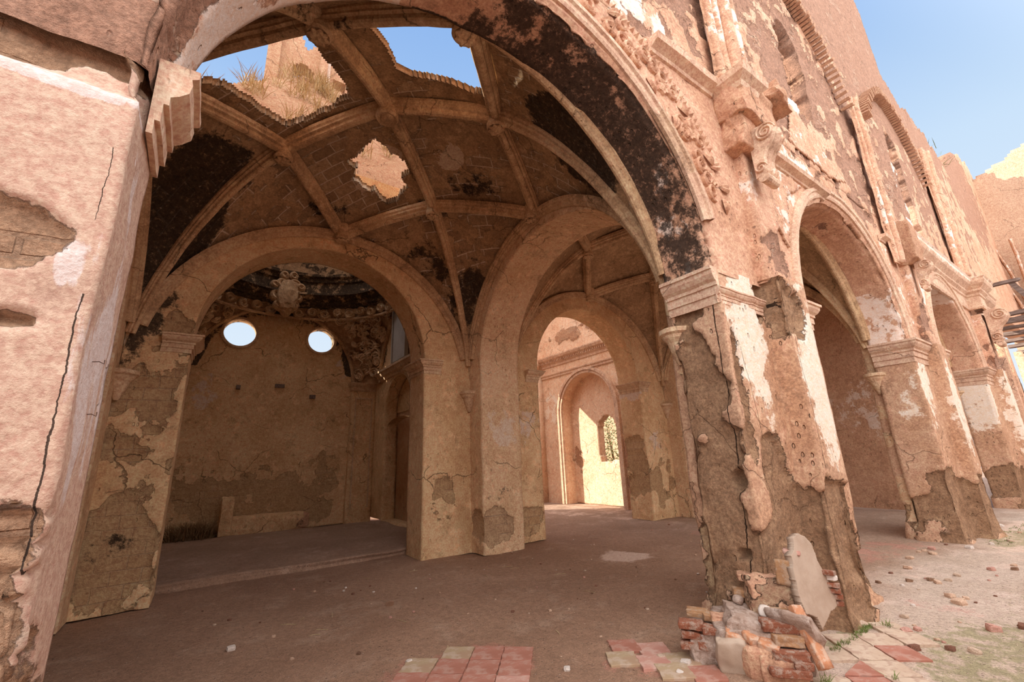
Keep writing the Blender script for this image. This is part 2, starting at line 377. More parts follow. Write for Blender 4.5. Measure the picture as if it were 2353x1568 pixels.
M_web = masonry('vault_tile_web', (.50, .335, .195), (.34, .215, .12), pale=(.66, .52, .38), under1=(.34, .22, .13), under2=(.52, .36, .22), mortar=(.74, .60, .46), brick='xy', bw=.34, bh=.17, msz=.011, rockmix=-.2, tilt=.78, bumps=.7)
M_rib = masonry('vault_rib_stone', (.70, .49, .30), (.46, .295, .17), pale=(.66, .54, .42), under1=(.35, .20, .11), under2=(.5, .32, .19), brick='none', bumps=.8)
M_brick = masonry('weathered_brick', (.60, .34, .22), (.5, .25, .15), under1=(.58, .28, .17), under2=(.74, .46, .30), mortar=(.62, .44, .33), brick='xz', exposed=1.0, rockmix=.0, bh=.06)
M_bricky = masonry('weathered_brick_side', (.60, .34, .22), (.5, .25, .15), under1=(.66, .40, .27), under2=(.78, .54, .38), mortar=(.62, .46, .35), brick='yz', exposed=1.0, rockmix=.0, bw=.5, bh=.14, msz=.025)
M_block = masonry('coursed_stone_block', (.66, .42, .28), (.55, .33, .21), under1=(.58, .37, .24), under2=(.66, .44, .30), mortar=(.28, .16, .10), brick='yz', exposed=-.1, rockmix=.0, bw=.5, bh=.27, msz=.012)
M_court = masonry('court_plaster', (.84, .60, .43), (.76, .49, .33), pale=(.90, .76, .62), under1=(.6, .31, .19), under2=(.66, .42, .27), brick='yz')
M_mould = masonry('moulding_stone', (.70, .50, .33), (.56, .37, .23), pale=(.80, .66, .52), under1=(.45, .26, .16), under2=(.55, .35, .22), brick='none', bumps=.5)
M_mnave = masonry('nave_moulding', (.70, .49, .355), (.58, .37, .26), pale=(.86, .70, .58), under1=(.45, .28, .18), under2=(.6, .40, .27), brick='none', bumps=.6)
M_orn = masonry('carved_stucco', (.56, .37, .22), (.38, .23, .13), pale=(.74, .55, .38), under1=(.25, .14, .08), under2=(.36, .2, .12), brick='none', bumps=.6)
M_adobe = masonry('crumbling_rubble', (.66, .38, .25), (.52, .29, .18), under1=(.60, .35, .22), under2=(.68, .43, .28), brick='none', exposed=.2, bumps=1.5)
M_grey = simple('grey_render', (.50, .385, .30), (.43, .315, .235), 5, .6, 60, dist=.004)
M_mortar = simple('lime_mortar', (.60, .47, .40), (.46, .32, .25), 9, 1.0, 26, dist=.02, c3=(.36, .24, .18))
M_bred = simple('red_brick', (.38, .14, .08), (.30, .11, .065), 9, .8, 30, c3=(.50, .37, .29), dist=.03)
M_borange = simple('orange_brick', (.60, .28, .15), (.50, .21, .11), 8, .6, 30, c3=(.62, .45, .34), dist=.015)
M_byel = simple('buff_brick', (.48, .27, .14), (.40, .21, .11), 8, .7, 30, c3=(.5, .36, .26), dist=.02)
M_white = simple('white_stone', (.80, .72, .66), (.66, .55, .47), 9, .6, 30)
M_wood = simple('grey_weathered_timber', (.30, .23, .20), (.17, .115, .095), 5, .9, 14, stretch=(6, .8, 6), dist=.02)
M_tred = simple('red_floor_tile', (.42, .18, .13), (.36, .15, .105), 4, .35, 30, c3=(.46, .27, .21), dist=.004)
M_tcream = simple('cream_floor_tile', (.60, .47, .36), (.52, .38, .28), 5, .5, 30, c3=(.42, .28, .21), dist=.004)
M_tyel = simple('olive_floor_tile', (.42, .31, .19), (.40, .26, .17), 4, .35, 30, c3=(.50, .38, .29), dist=.004)
M_tpink = simple('pink_floor_tile', (.52, .28, .22), (.46, .22, .17), 4, .35, 30, c3=(.56, .37, .30), dist=.004)
M_dry = simple('dry_grass', (.62, .50, .30), (.42, .30, .16), 9, .2, 30)
M_brush = simple('dead_brush', (.36, .23, .12), (.24, .14, .07), 9, .2, 30)
M_green = simple('green_grass', (.12, .17, .04), (.18, .21, .06), 9, .2, 30)
M_leaf = simple('shrub_leaves', (.30, .36, .16), (.42, .45, .25), 3, .2, 30)
M_metal = simple('rusty_metal', (.10, .06, .05), (.16, .09, .06), 9, .4, 60)

def floor_mat():
    b = NB('earth_floor')
    n1 = b.ramp(b.noise(.5, 6, .6), .35, .65); n2 = b.noise(2.4, 9, .7, off=4); nf = b.noise(70, 4, .8); ng = b.noise(17, 6, .75, off=8)
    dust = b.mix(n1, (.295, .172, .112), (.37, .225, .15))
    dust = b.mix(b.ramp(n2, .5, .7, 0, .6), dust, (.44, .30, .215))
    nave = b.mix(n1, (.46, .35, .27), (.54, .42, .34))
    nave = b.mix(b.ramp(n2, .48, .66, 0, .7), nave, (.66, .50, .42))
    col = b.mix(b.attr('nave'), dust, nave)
    col = b.mix(b.ramp(b.math('ADD', b.attr('red'), b.math('MULTIPLY', b.math('SUBTRACT', n2, .5), 1.2)), .45, .6, 0, .55), col, (.46, .19, .14))
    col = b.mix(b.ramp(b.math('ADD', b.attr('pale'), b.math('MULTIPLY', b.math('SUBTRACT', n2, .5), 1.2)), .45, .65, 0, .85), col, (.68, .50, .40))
    gm = b.ramp(b.math('ADD', b.attr('moss'), b.math('MULTIPLY', b.math('SUBTRACT', b.noise(7, 9, .8, off=6), .5), 1.6)), .5, .66, 0, .62)
    col = b.mix(gm, col, (.24, .23, .10))
    vo = b.n('ShaderNodeTexVoronoi'); b.l(b.P, vo.inputs['Vector']); vo.inputs['Scale'].default_value = 30
    vs = b.n('ShaderNodeSeparateColor'); b.l(vo.outputs['Color'], vs.inputs[0])
    peb = b.math('MULTIPLY', b.ramp(vo.outputs['Distance'], .16, .26, 1, 0), b.ramp(vs.outputs[0], .70, .72, 0, 1))
    col = b.mix(b.math('MULTIPLY', peb, .8), col, b.mix(vs.outputs[1], (.66, .48, .38), (.16, .10, .07)))
    col = b.mix(.55, col, b.mix(b.ramp(nf, .3, .7), (.28, .28, .28), (.78, .78, .78)), 'OVERLAY')
    col = b.mix(.35, col, b.mix(b.ramp(ng, .35, .65), (.3, .3, .3), (.7, .7, .7)), 'OVERLAY')
    b.l(col, b.b.inputs['Base Color'])
    h = b.math('ADD', b.math('MULTIPLY', nf, .15), b.math('ADD', b.math('MULTIPLY', ng, .5), b.math('MULTIPLY', peb, .5)))
    b.l(b.bump(h, 1.0, .03), b.b.inputs['Normal']); return b.m
M_floor = floor_mat()

def A(dmg=None, soot=None, pale=None, d0=0.0, s0=0.0, p0=0.0):
    def f(P):
        return dict(dmg=d0+(blobs(P, dmg) if dmg else 0)+(fbm(P, 3.6, 4, 77)-.5)*1.1, soot=s0+(blobs(P, soot) if soot else 0)+np.zeros(len(P)),
                    pale=p0+(blobs(P, pale) if pale else 0)+np.zeros(len(P)))
    return f
def inset_from(att, depth=.035, base=None):
    def f(P):
        d = att(P)['dmg']
        r = depth*sst(.48, .60, d)*(.55+.9*fbm(P, 7, 4, 5))
        if base is not None: r = r+base(P)
        return r
    return f
STEP = .045

# ============================================================ FLOOR
acc = Acc()
xs = np.concatenate([np.arange(-9, -1.5, .3), np.arange(-1.5, 9, .06), np.arange(9, 20, .15), np.arange(20, 40.1, .6)])
ys = np.concatenate([np.arange(-9, .8, .3), np.arange(.8, 8.4, .06), np.arange(8.4, 15, .12), np.arange(15, 24.1, .6)])
U, V = np.meshgrid(xs, ys, indexing='ij')
def fz(x, y):
    P = np.stack(np.broadcast_arrays(np.asarray(x, float), np.asarray(y, float), np.zeros(1)), -1).reshape(-1, 3)
    z = (fbm(P, .9, 4, 5)-.5)*.05+(fbm(P, 6, 4, 9)-.5)*.018
    return z.reshape(np.broadcast(np.asarray(x, float), np.asarray(y, float)).shape) if np.ndim(x) else float(z[0])
acc.grid(np.stack([U, V, fz(U, V)-.01], -1))
def fatt(P):
    w = (fbm(P, 1.5, 4, 3)-.5)
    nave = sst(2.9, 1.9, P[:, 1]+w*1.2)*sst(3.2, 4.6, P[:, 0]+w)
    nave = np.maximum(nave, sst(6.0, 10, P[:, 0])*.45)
    return dict(nave=nave, red=blobs(P, [(1.9, 3.6, 0, 1.0, .6, 9, .6), (3.1, 2.8, 0, .5, .5, 9, .5), (9, 5, 0, 2.5, 1.5, 9, .45), (6.5, 1.6, 0, 1.2, .5, 9, .4), (9, 2.9, 0, 2, .6, 9, .5)]),
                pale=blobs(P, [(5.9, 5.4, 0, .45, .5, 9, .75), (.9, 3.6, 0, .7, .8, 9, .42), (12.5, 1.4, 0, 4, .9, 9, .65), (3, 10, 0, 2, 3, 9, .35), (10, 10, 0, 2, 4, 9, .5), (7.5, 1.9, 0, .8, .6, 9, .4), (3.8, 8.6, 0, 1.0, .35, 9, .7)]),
                moss=blobs(P, [(5.2, 1.0, 0, 1.6, .75, 9, .62), (7.0, .9, 0, 2.4, .6, 9, .45), (8.5, 2.0, 0, 2, .6, 9, .30), (11.5, 1.75, 0, 1.6, .4, 9, .65), (4.75, 1.95, 0, .5, .1, 9, .85), (4.3, 1.9, 0, .5, .12, 9, .5)]))
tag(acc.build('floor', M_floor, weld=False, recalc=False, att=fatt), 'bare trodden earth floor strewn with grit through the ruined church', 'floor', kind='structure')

# ============================================================ NAVE ARCADE WALL
YN, YB = 2.12, 2.70
ARC = [(1.82, 3.36, 2.2, 2.1), (8.22, 3.36, 2.07, 2.07), (14.40, 3.36, 2.0, 1.98)]
acc = Acc()
lim = [-1.9, 5.08, 11.34, 17.45]
for (cu, bs, rx, rz), u0, u1, st in zip(ARC, lim[:-1], lim[1:], (.035, .05, .08)):
    arch_wall(acc, 'y', cu, bs, rx, rz, u0, u1, 6.0, YN, YB, st, zb=bs)
def top(x):
    t = np.interp(x, [-4, 15.3, 15.55, 15.7, 16.5, 21.7, 23, 25, 26.5, 30.5], [15.7, 15.7, 14.6, 12.5, 12.15, 12.1, 12.2, 13.5, 14.3, 14.9])
    return t+(vn(np.stack([x*2.1, x*0, x*0], -1), 4)-.5)*.5+(vn(np.stack([x*8, x*0, x*0], -1), 6)-.5)*.3
def lancet(X, Z, cx, w, z0, z1):
    hw = np.where(Z < z1-w*1.2, w, w*np.sqrt(np.clip(1-((Z-(z1-w*1.2))/(w*1.2))**2, 0, 1)))
    return (np.abs(X-cx+(vn(np.stack([X*3, X*0, Z*9], -1), 2)-.5)*.12) < hw) & (Z > z0) & (Z < z1)
LANC = [(8.0, .42, 7.2, 9.35), (14.0, .40, 6.6, 9.6)]
UU = np.concatenate([np.arange(-4, -1.9, .15), np.arange(-1.9, 17.45, .07), np.arange(17.45, 30.6, .1)]); VV = np.arange(6.0, 15.9, .07)
uc = (UU[:-1]+UU[1:])/2; vc = (VV[:-1]+VV[1:])/2; UC, VC = np.meshgrid(uc, vc, indexing='ij')
keep = VC < top(UC)
for L in LANC: keep &= ~lancet(UC, VC, *L)
slab(acc, UU, VV, lambda U, V: mp('y', U, YN, V), keep, (0, YB-YN, 0))
# west end and choir end of the wall below
rectf(acc, 'y', -4, -1.9, 0, 6, YN, .1); rectf(acc, 'y', -4, -1.9, 0, 6, YB, .2); rectf(acc, 'y', -22, -4, 0, 15.6, YN, .6); rectf(acc, 'y', -22, -4, 0, 15.6, YB, .6)
def arch_ring(P, i, r0, r1):
    cu, bs, rx, rz = ARC[i]; r = np.sqrt((P[:, 0]-cu)**2+(P[:, 2]-bs)**2); return (r > r0) & (r < r1) & (P[:, 2] > bs)
_na = A(dmg=[(8, 2.1, 8.7, 3.0, 1, 1.6, .62), (12, 2.1, 8.5, 3, 1, 2.5, .62), (6.5, 2.1, 6.6, 1.2, 1, .6, .55), (10, 2.1, 6.7, 1.6, 1, .8, .62), (7.2, 2.1, 11.5, 5, 1, 2, .75), (14, 2.1, 12.5, 9, 1, 3.2, .95),
             (5.4, 2.1, 3.9, .35, .4, .55, .85), (9.5, 2.1, 5.9, .8, 1, .35, .6), (18, 2.1, 9.5, 3, 1, 2, .5), (25, 2.1, 12, 4, 2, 3, .8), (2.6, 2.7, 5.3, .7, .2, .5, .0), (-.9, 2.1, 4.0, .9, .35, 1.3, 1.25), (5.0, 2.1, 7.8, .5, .4, 1.5, .6), (10, 2.1, 9.8, 16, 1, 4.6, .56), (12.2, 2.1, 5.0, .3, .3, .6, .7)],
        soot=[], pale=[(7.4, 2.1, 7.4, .5, .5, .5, .7), (12.6, 2.1, 4.4, .5, .5, .9, .55), (6.2, 2.1, 5.3, .4, .5, .5, .6), (6.9, 2.1, 5.7, .9, .5, .3, .5), (13.5, 2.1, 5.9, 1.3, 1, .4, .5), (3.1, 2.1, 6.3, 1.2, 1, .3, .5), (15, 2.1, 5.4, 1.5, 1, .5, .5), (13.5, 2.1, 7.6, .5, 1, 1.0, .6)], p0=.12)
def nave_att(P):
    a = _na(P); cu, bs, rx, rz = ARC[0]
    r = np.sqrt(((P[:, 0]-cu)/rx)**2+((P[:, 2]-bs)/rz)**2)
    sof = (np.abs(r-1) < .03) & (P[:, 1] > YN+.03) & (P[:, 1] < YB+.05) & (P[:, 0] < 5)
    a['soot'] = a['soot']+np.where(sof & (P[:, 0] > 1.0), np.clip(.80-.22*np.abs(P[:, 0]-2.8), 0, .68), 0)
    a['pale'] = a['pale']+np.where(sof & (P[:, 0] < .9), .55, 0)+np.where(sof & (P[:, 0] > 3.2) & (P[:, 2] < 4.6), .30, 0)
    cu, bs, rx, rz = ARC[1]; r = np.sqrt(((P[:, 0]-cu)/rx)**2+((P[:, 2]-bs)/rz)**2)
    a['pale'] = a['pale']+np.where((np.abs(r-1) < .03) & (P[:, 0] > 9.6) & (P[:, 2] < 4.4), .45, 0)
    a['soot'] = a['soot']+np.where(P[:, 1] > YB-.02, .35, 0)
    return a
def nave_inset(P):
    d = inset_from(nave_att, .04)(P)
    for i in range(3):     # crumbled arris on the nave side
        cu, bs, rx, rz = ARC[i]; r = np.sqrt(((P[:, 0]-cu)/rx)**2+((P[:, 2]-bs)/rz)**2)
        d = d+np.where((np.abs(r-1) < .025) & (np.abs(P[:, 1]-YN) < .05), .03+.05*sst(.45, .7, fbm(P, 5, 4, 3)), 0)
    return d*sst(14, 13, P[:, 0])+d*.3*sst(13, 14, P[:, 0])
wall = acc.build('wall_nave', M_nave, inset=nave_inset, rough=(.014, 2.6), att=nave_att)
tag(wall, 'tall ruined brick and pink plaster nave wall with three round arches and broken lancets', 'wall', kind='structure')

# ------------------------------------------------------------ piers of the arcade
def pier(poly, z1, st, label, att, cx, cy, base_in=None, mat=M_pier, depth=.05, dupe=None, name='arcade_pier', z0=-.05):
    acc = Acc(); pts = refine(poly+[poly[0]], st)[:-1]; zz = lin(z0, z1, st)
    G = np.array([[(x, y, z) for z in zz] for x, y in pts]); acc.grid(G, closed=True)
    root = empty(name, (cx, cy, 0), label, 'pier')
    acc.build('shaft', mat, root, inset=inset_from(att, depth, base_in), rough=(.016, 2.4), att=att)
    return root
IMP = [(0, 0), (.012, .0), (.012, .10), (.03, .10), (.03, .20), (.05, .20), (.05, .24), (.085, .27), (.115, .32), (.12, .37), (.14, .37), (.14, .41), (0, .41)]
def impost(root, path, z0, label=None, mat=M_mnave, name='impost_moulding', k=1.0, side=1, ragged=0.0):
    acc = Acc(); mould(acc, refine(path, .06), [(o*k, z0+z*k) for o, z in IMP], side=side)
    o = acc.build(name, mat, root, rough=(.006+ragged, 6), att=A(p0=.1, dmg=[]), smooth=False)
    return o
pier1 = [(4.03, 2.70), (4.03, 2.12), (4.90, 2.12), (4.92, 1.90), (5.50, 1.90), (5.52, 2.12), (6.14, 2.12), (6.14, 2.70), (5.07, 2.72), (5.07, 2.86), (4.2, 2.86), (4.2, 2.70)]
att1 = A(dmg=[(4.9, 2.0, .55, 1.3, 1.0, .62, 1.0), (5.35, 1.9, 1.0, .55, .5, .35, .85), (4.55, 2.1, 1.15, .28, .3, .6, .95), (5.05, 2.0, 3.1, .35, .3, .45, .75), (4.05, 2.50, 1.45, .10, .42, 1.7, .82), (4.18, 2.1, 2.1, .10, .08, .9, .75), (6.15, 2.4, .3, .2, .6, .3, .9)],
         pale=[(4.5, 2.1, 2.9, .38, .3, .9, .8), (5.3, 1.9, 2.4, .35, .3, 1.0, .85), (5.6, 1.9, .95, .25, .3, .4, .6), (4.6, 2.1, 2.0, .15, .3, .6, .6)], soot=[])
def low1(P):   # the foot of the pier has crumbled in and out in big lumps
    h = sst(1.35, .3, P[:, 2]); return h*(.16*(fbm(P, 2.2, 4, 8)-.48)+.05*(fbm(P, 9, 4, 2)-.5))-.05*sst(.5, .0, P[:, 2])+.20*sst(1.5, .8, 1/np.maximum(blobs(P, [(4.03, 2.25, 1.33, .3, .085, .10)])+1e-3, .3)**.5)*(blobs(P, [(4.03, 2.25, 1.33, .25, .07, .085)]) > .3)+.16*((np.abs(P[:, 1]-2.32) < .05) & (np.abs(P[:, 2]-.70) < .035) & (P[:, 0] < 4.2))
P1 = pier(pier1, 3.42, .026, 'nearest free-standing pier, tall cracked pink plaster shaft crumbling to rubble at its foot', att1, 5.0, 2.4, low1, depth=.06)
def groove(pts, w=.012, depth=.02, acc=None):
    pass
impost(P1, [(4.03, 2.70), (4.03, 2.10)], 3.02, side=1, k=.9); impost(P1, [(4.0, 2.13), (4.9, 2.13)], 3.02, side=1, k=.40, ragged=.006)
impost(P1, [(5.72, 2.12), (6.14, 2.12), (6.14, 2.70)], 3.02, side=1, k=.8)
# pilaster above the pier
pier2 = [(10.29, 2.70), (10.29, 2.12), (11.15, 2.12), (11.17, 1.92), (11.72, 1.92), (11.74, 2.12), (12.40, 2.12), (12.40, 2.70), (11.27, 2.72), (11.27, 2.86), (10.4, 2.86), (10.4, 2.70)]
att2 = A(dmg=[(11.0, 2.0, .45, 1.4, .8, .55, .98), (10.5, 2.1, .9, .4, .4, .35, .8), (11.8, 2.0, .7, .3, .5, .7, .7), (10.4, 2.4, .3, .3, .6, .5, .7)], pale=[(10.6, 2.1, 2.6, .4, .4, .8, .6), (10.4, 2.3, 2.2, .2, .4, .6, .5), (11.4, 1.9, 2.2, .3, .3, 1.2, .7)],
         soot=[(10.3, 2.8, 1.6, .3, .3, 1.6, .3)])
P2 = pier(pier2, 3.42, .045, 'second arcade pier, peeling plaster above an eroded brick foot, right of the nearest pier', att2, 11.3, 2.4, lambda P: .10*sst(1.0, .2, P[:, 2])*(fbm(P, 2.4, 4, 8)-.5)-.05*sst(.4, 0, P[:, 2]))
impost(P2, [(10.29, 2.70), (10.29, 2.12), (11.15, 2.12)], 3.02, side=1); impost(P2, [(11.8, 2.12), (12.40, 2.12), (12.40, 2.70)], 3.02, side=1)
pier3 = [(16.4, 2.70), (16.4, 2.12), (17.2, 2.12), (17.22, 1.88), (17.78, 1.88), (17.80, 2.12), (18.6, 2.12), (18.6, 2.70)]
att3 = A(dmg=[(17, 2.1, .5, 1.5, .8, .5, .9)], pale=[(16.4, 2.4, 2.6, .4, .5, .9, .75), (17.4, 1.9, 2.2, .4, .3, 1.5, .7)])
P3 = pier(pier3, 3.42, .07, 'third arcade pier, farthest along the nave below the carved scroll bracket', att3, 17.5, 2.4)
impost(P3, [(16.4, 2.70), (16.4, 2.12), (17.2, 2.12)], 3.02, side=1); impost(P3, [(17.9, 2.12), (18.6, 2.12), (18.6, 2.70)], 3.02, side=1)
# left foreground pier
attL = A(dmg=[(-.9, 2.1, 3.80, 1.4, .5, .60, 1.3), (-.80, 2.1, 2.44, .34, .06, .20, 1.05), (-.60, 2.1, 2.13, .085, .06, .05, .9), (-.95, 2.1, .80, .95, .09, .84, 1.5), (-.42, 2.3, .5, .2, .5, .72, .9)], d0=-.18,
         pale=[(-.40, 2.4, 1.9, .1, .35, .55, .62), (-.43, 2.4, 2.7, .1, .35, .9, .35), (-.5, 2.1, 2.36, .05, .2, .12, .65), (-.6, 2.1, 2.0, .1, .2, .3, .45), (-.6, 2.1, 3.12, .4, .3, .05, .7)])
attL_ = attL
leftp = [(-.40, 2.62), (-.40, 2.12), (-2.6, 2.12), (-2.6, 2.62)]
def lowL(P):
    lay = fbm(np.stack([P[:, 0]*1.5, P[:, 1]*1.5, np.round(P[:, 2]/.085)*3.3], -1), 1, 2, 21)-.5; gap = np.abs((P[:, 2]/.085) % 1-.5) < .12
    return sst(1.62, 1.50, P[:, 2]+(fbm(P, 5, 3, 2)-.5)*.2)*(P[:, 1] < 2.2)*(.05*lay+.022*gap)+sst(3.12, 3.2, P[:, 2])*(P[:, 1] < 2.3)*.05
PL = pier(leftp, 3.42, .022, 'left foreground pier, smooth pink plaster over layered stone with a long vertical crack', attL, -1.4, 2.4, lowL, mat=M_left, depth=.045)
acc = Acc()   # its capital, broken off on the nave side: only the mouldings of the reveal remain
IMPL = [(0, 0), (.03, 0), (.03, .10), (.055, .10), (.055, .22), (.08, .22), (.08, .28), (.12, .31), (.165, .36), (.175, .43), (.165, .47), (.20, .49), (.20, .54), (0, .54)]
mould(acc, refine([(-.40, 2.27), (-.40, 2.66)], .05), [(o*.80, 3.10+z*.78) for o, z in IMPL], side=1)
acc.build('broken_capital', M_mnave, PL, rough=(.008, 7), att=A(), smooth=False)

# ============================================================ AISLE: back wall, transverse walls
ZT = 7.0
acc = Acc()
BK = [(1.45, 3.5, 1.78, 1.80), (7.65, 3.5, 1.72, 1.72), (13.75, 3.5, 1.75, 1.72)]
lb = [-2.2, 4.63, 10.8, 17.0]
rectf(acc, 'y', -22, -2.2, 0, ZT, 7.5, .5); rectf(acc, 'x', 2.7, 7.5, 0, ZT, -7, .5)
U_, V_ = np.meshgrid(lin(-22, -1.9, .5), lin(2.4, 8.2, .5), indexing='ij'); acc.grid(np.stack([U_, V_, U_*0+ZT], -1))
rectf(acc, 'x', 7.5, 14.2, 0, 10.2, -2.4, .4); rectf(acc, 'y', -22, -2.4, 0, 10.2, 8.6, .5)  # unseen high block added west of the chapel to stop the sun patch
for (cu, bs, rx, rz), u0, u1, st in zip(BK, lb[:-1], lb[1:], (.045, .055, .10)): arch_wall(acc, 'y', cu, bs, rx, rz, u0, u1, ZT, 7.5, 8.2, st)
attB = A(dmg=[(-.8, 7.5, .6, .6, .5, .8, .8), (-.7, 7.5, 2.3, .55, .5, 1.0, .58), (-.4, 7.5, 3.6, .3, .6, .5, .5), (3.6, 7.5, .9, .25, .4, .5, .6), (9.9, 7.5, .9, .5, .5, .9, .5), (9.3, 7.8, 1.2, .3, .6, .9, .8), (5.6, 7.5, .4, .4, .4, .3, .8)],
         soot=[(-1.0, 7.5, 4.0, .5, .5, 1.4, .62), (-.6, 7.5, 3.3, .5, .5, .5, .45), (-.2, 7.9, 2.6, .12, .5, 1.0, .35), (5.3, 7.5, 1.0, .6, .4, .35, .36), (5.0, 7.5, 3.9, .6, .4, .4, .30), (-.8, 7.5, .7, .35, .3, .3, .5), (1.45, 7.5, 5.7, 2.5, .3, .3, .3)],
         pale=[(5.5, 7.5, 2.3, .5, .5, .5, .55), (9.2, 7.8, 3.2, .4, .6, .25, .7), (9.8, 7.5, 1.9, .4, .4, .4, .5)])
o = acc.build('wall_back', M_in, inset=inset_from(attB, .04), rough=(.014, 2.2), att=attB)
tag(o, 'back wall of the vaulted aisle with three round arches into side chapels', 'wall', kind='structure')
# face band (archivolt) round the first back arch and imposts
def archivolt(name, axis, cu, bs, r0, r1, d, proud, mat, att=A(), n=64, parent=None, th0=0, th1=PI):
    acc = Acc(); th = np.linspace(th0, th1, n)
    prof = [(r0, 0), (r0, proud*.7), (r0+.03, proud), ((r0+r1)/2, proud), ((r0+r1)/2+.015, proud*1.5), (r1-.02, proud*1.5), (r1, proud*.6), (r1, 0)]
    G = np.array([[mp(axis, cu+r*math.cos(t), d-q, bs+r*math.sin(t)) for r, q in prof] for t in th]); acc.grid(G)
    return acc.build(name, mat, parent, rough=(.006, 5), att=att, smooth=False)
for i, (cu, bs, rx, rz) in enumerate(BK[:2]):
    for s in (-1, 1):
        acc = Acc(); x = cu+s*rx; path = [(x+s*.34, 7.5), (x, 7.5), (x, 8.2)]
        mould(acc, refine(path, .06), [(q, 3.22+z*.62) for q, z in IMP], side=1 if s < 0 else -1)
        lab = ['soot-stained impost moulding left of the chapel arch with round windows', 'impost moulding right of the chapel arch with round windows', 'impost block left of the arch to the sunlit court', 'impost block right of the arch to the sunlit court'][i*2+(s > 0)]
        tag(acc.build('impost_moulding', M_mould, None, rough=(.008, 6), att=A(s0=.15 if i == 0 else 0), smooth=False), lab, 'moulding', kind='structure')
for nm, cu, u0, u1, tx, (d0, d1), st in (('wall_transverse', 4.96, 2.7, 7.5, 0, (4.2, 5.07), .045), ('wall_transverse', 4.96, 2.7, 7.5, 1, (10.4, 11.27), .07), ('wall_transverse', 4.96, 2.7, 7.5, 2, (-1.93, -1.06), .07)):
    acc = Acc(); arch_wall(acc, 'x', cu, 3.40, 2.10, 1.95, u0, u1, ZT, d0, d1, st)
    attT = A(dmg=[(4.6, 2.8, 1.4, .8, .25, 2.2, .85), (4.4, 7.2, .45, .45, .5, .35, .85), (11, 2.8, 1.8, 1.5, .4, .4, .5), (10.8, 3.1, .4, .9, .4, .5, .8)], soot=[(4.6, 7.1, 1.0, .6, .3, .35, .36), (4.2, 6.9, 5.2, .2, .8, .8, .45), (10.4, 3.2, 2.5, .4, .4, 1.5, .5), (10.4, 3.4, 4.8, .3, 1.2, 1.3, .5)], pale=[(4.6, 7.1, 2.2, .5, .3, .6, .55), (11, 2.9, 3.2, .8, .4, .4, .5)])
    o = acc.build(nm, M_tr, inset=inset_from(attT, .04), rough=(.014, 2.2), att=attT)
    tag(o, ['round arch wall crossing the aisle between the first and second vaulted bays', 'farther round arch wall crossing the aisle beyond the second bay', 'dark transverse wall at the left end of the aisle'][tx], 'wall', kind='structure')
acc = Acc(); rectf(acc, 'x', 2.7, 7.5, 0, 7, 14.7, .08)
tag(acc.build('wall_aisle_end', M_block, rough=(.02, 1.6), att=A(pale=[(14.7, 4, 2.6, 1, 1.5, 1, .5)])), 'coursed stone block wall closing the third aisle bay', 'wall', kind='structure')

# ============================================================ RIBBED VAULTS
def Vz(x, y, cx, cy, hx, hy, lift=0.0):
    u = np.abs(x-cx)/hx; v = np.abs(y-cy)/hy; Mx = np.clip(np.maximum(u, v), 0, 1); m_ = np.clip(np.minimum(u, v), 0, 1)
    q = np.clip((Mx-.5)*2, 0, 1); a = 2.6-.6*q; b_ = .4+.1*q
    return 2.9+(3.63-.90*Mx**2)*np.clip(1-m_**a, 0, 1)**b_+lift
RIBP = [(-.115, .02), (-.115, -.03), (-.095, -.055), (-.095, -.085), (-.06, -.10), (-.055, -.145), (-.035, -.165), (.0, -.175), (.035, -.165), (.055, -.145), (.06, -.10), (.095, -.085), (.095, -.055), (.115, -.03), (.115, .02)]
RIBP = [(a*.86, b_*1.0) for a, b_ in RIBP]
def quant_poly(X, Y, poly, bw=.34, bh=.17, ang=.78):
    c, s = math.cos(ang), math.sin(ang); u = X*c+Y*s; v = -X*s+Y*c
    r = np.floor(v/bh); u2_ = (np.floor((u+(r % 2)*bw/2)/(bw/2.2))+.5)*(bw/2.2)-(r % 2)*bw/2; v2 = (r+.5)*bh
    f = .40; u3 = u*(1-f)+u2_*f; v3 = v*(1-f)+v2*f
    return inpoly(u3*c-v3*s, u3*s+v3*c, poly)
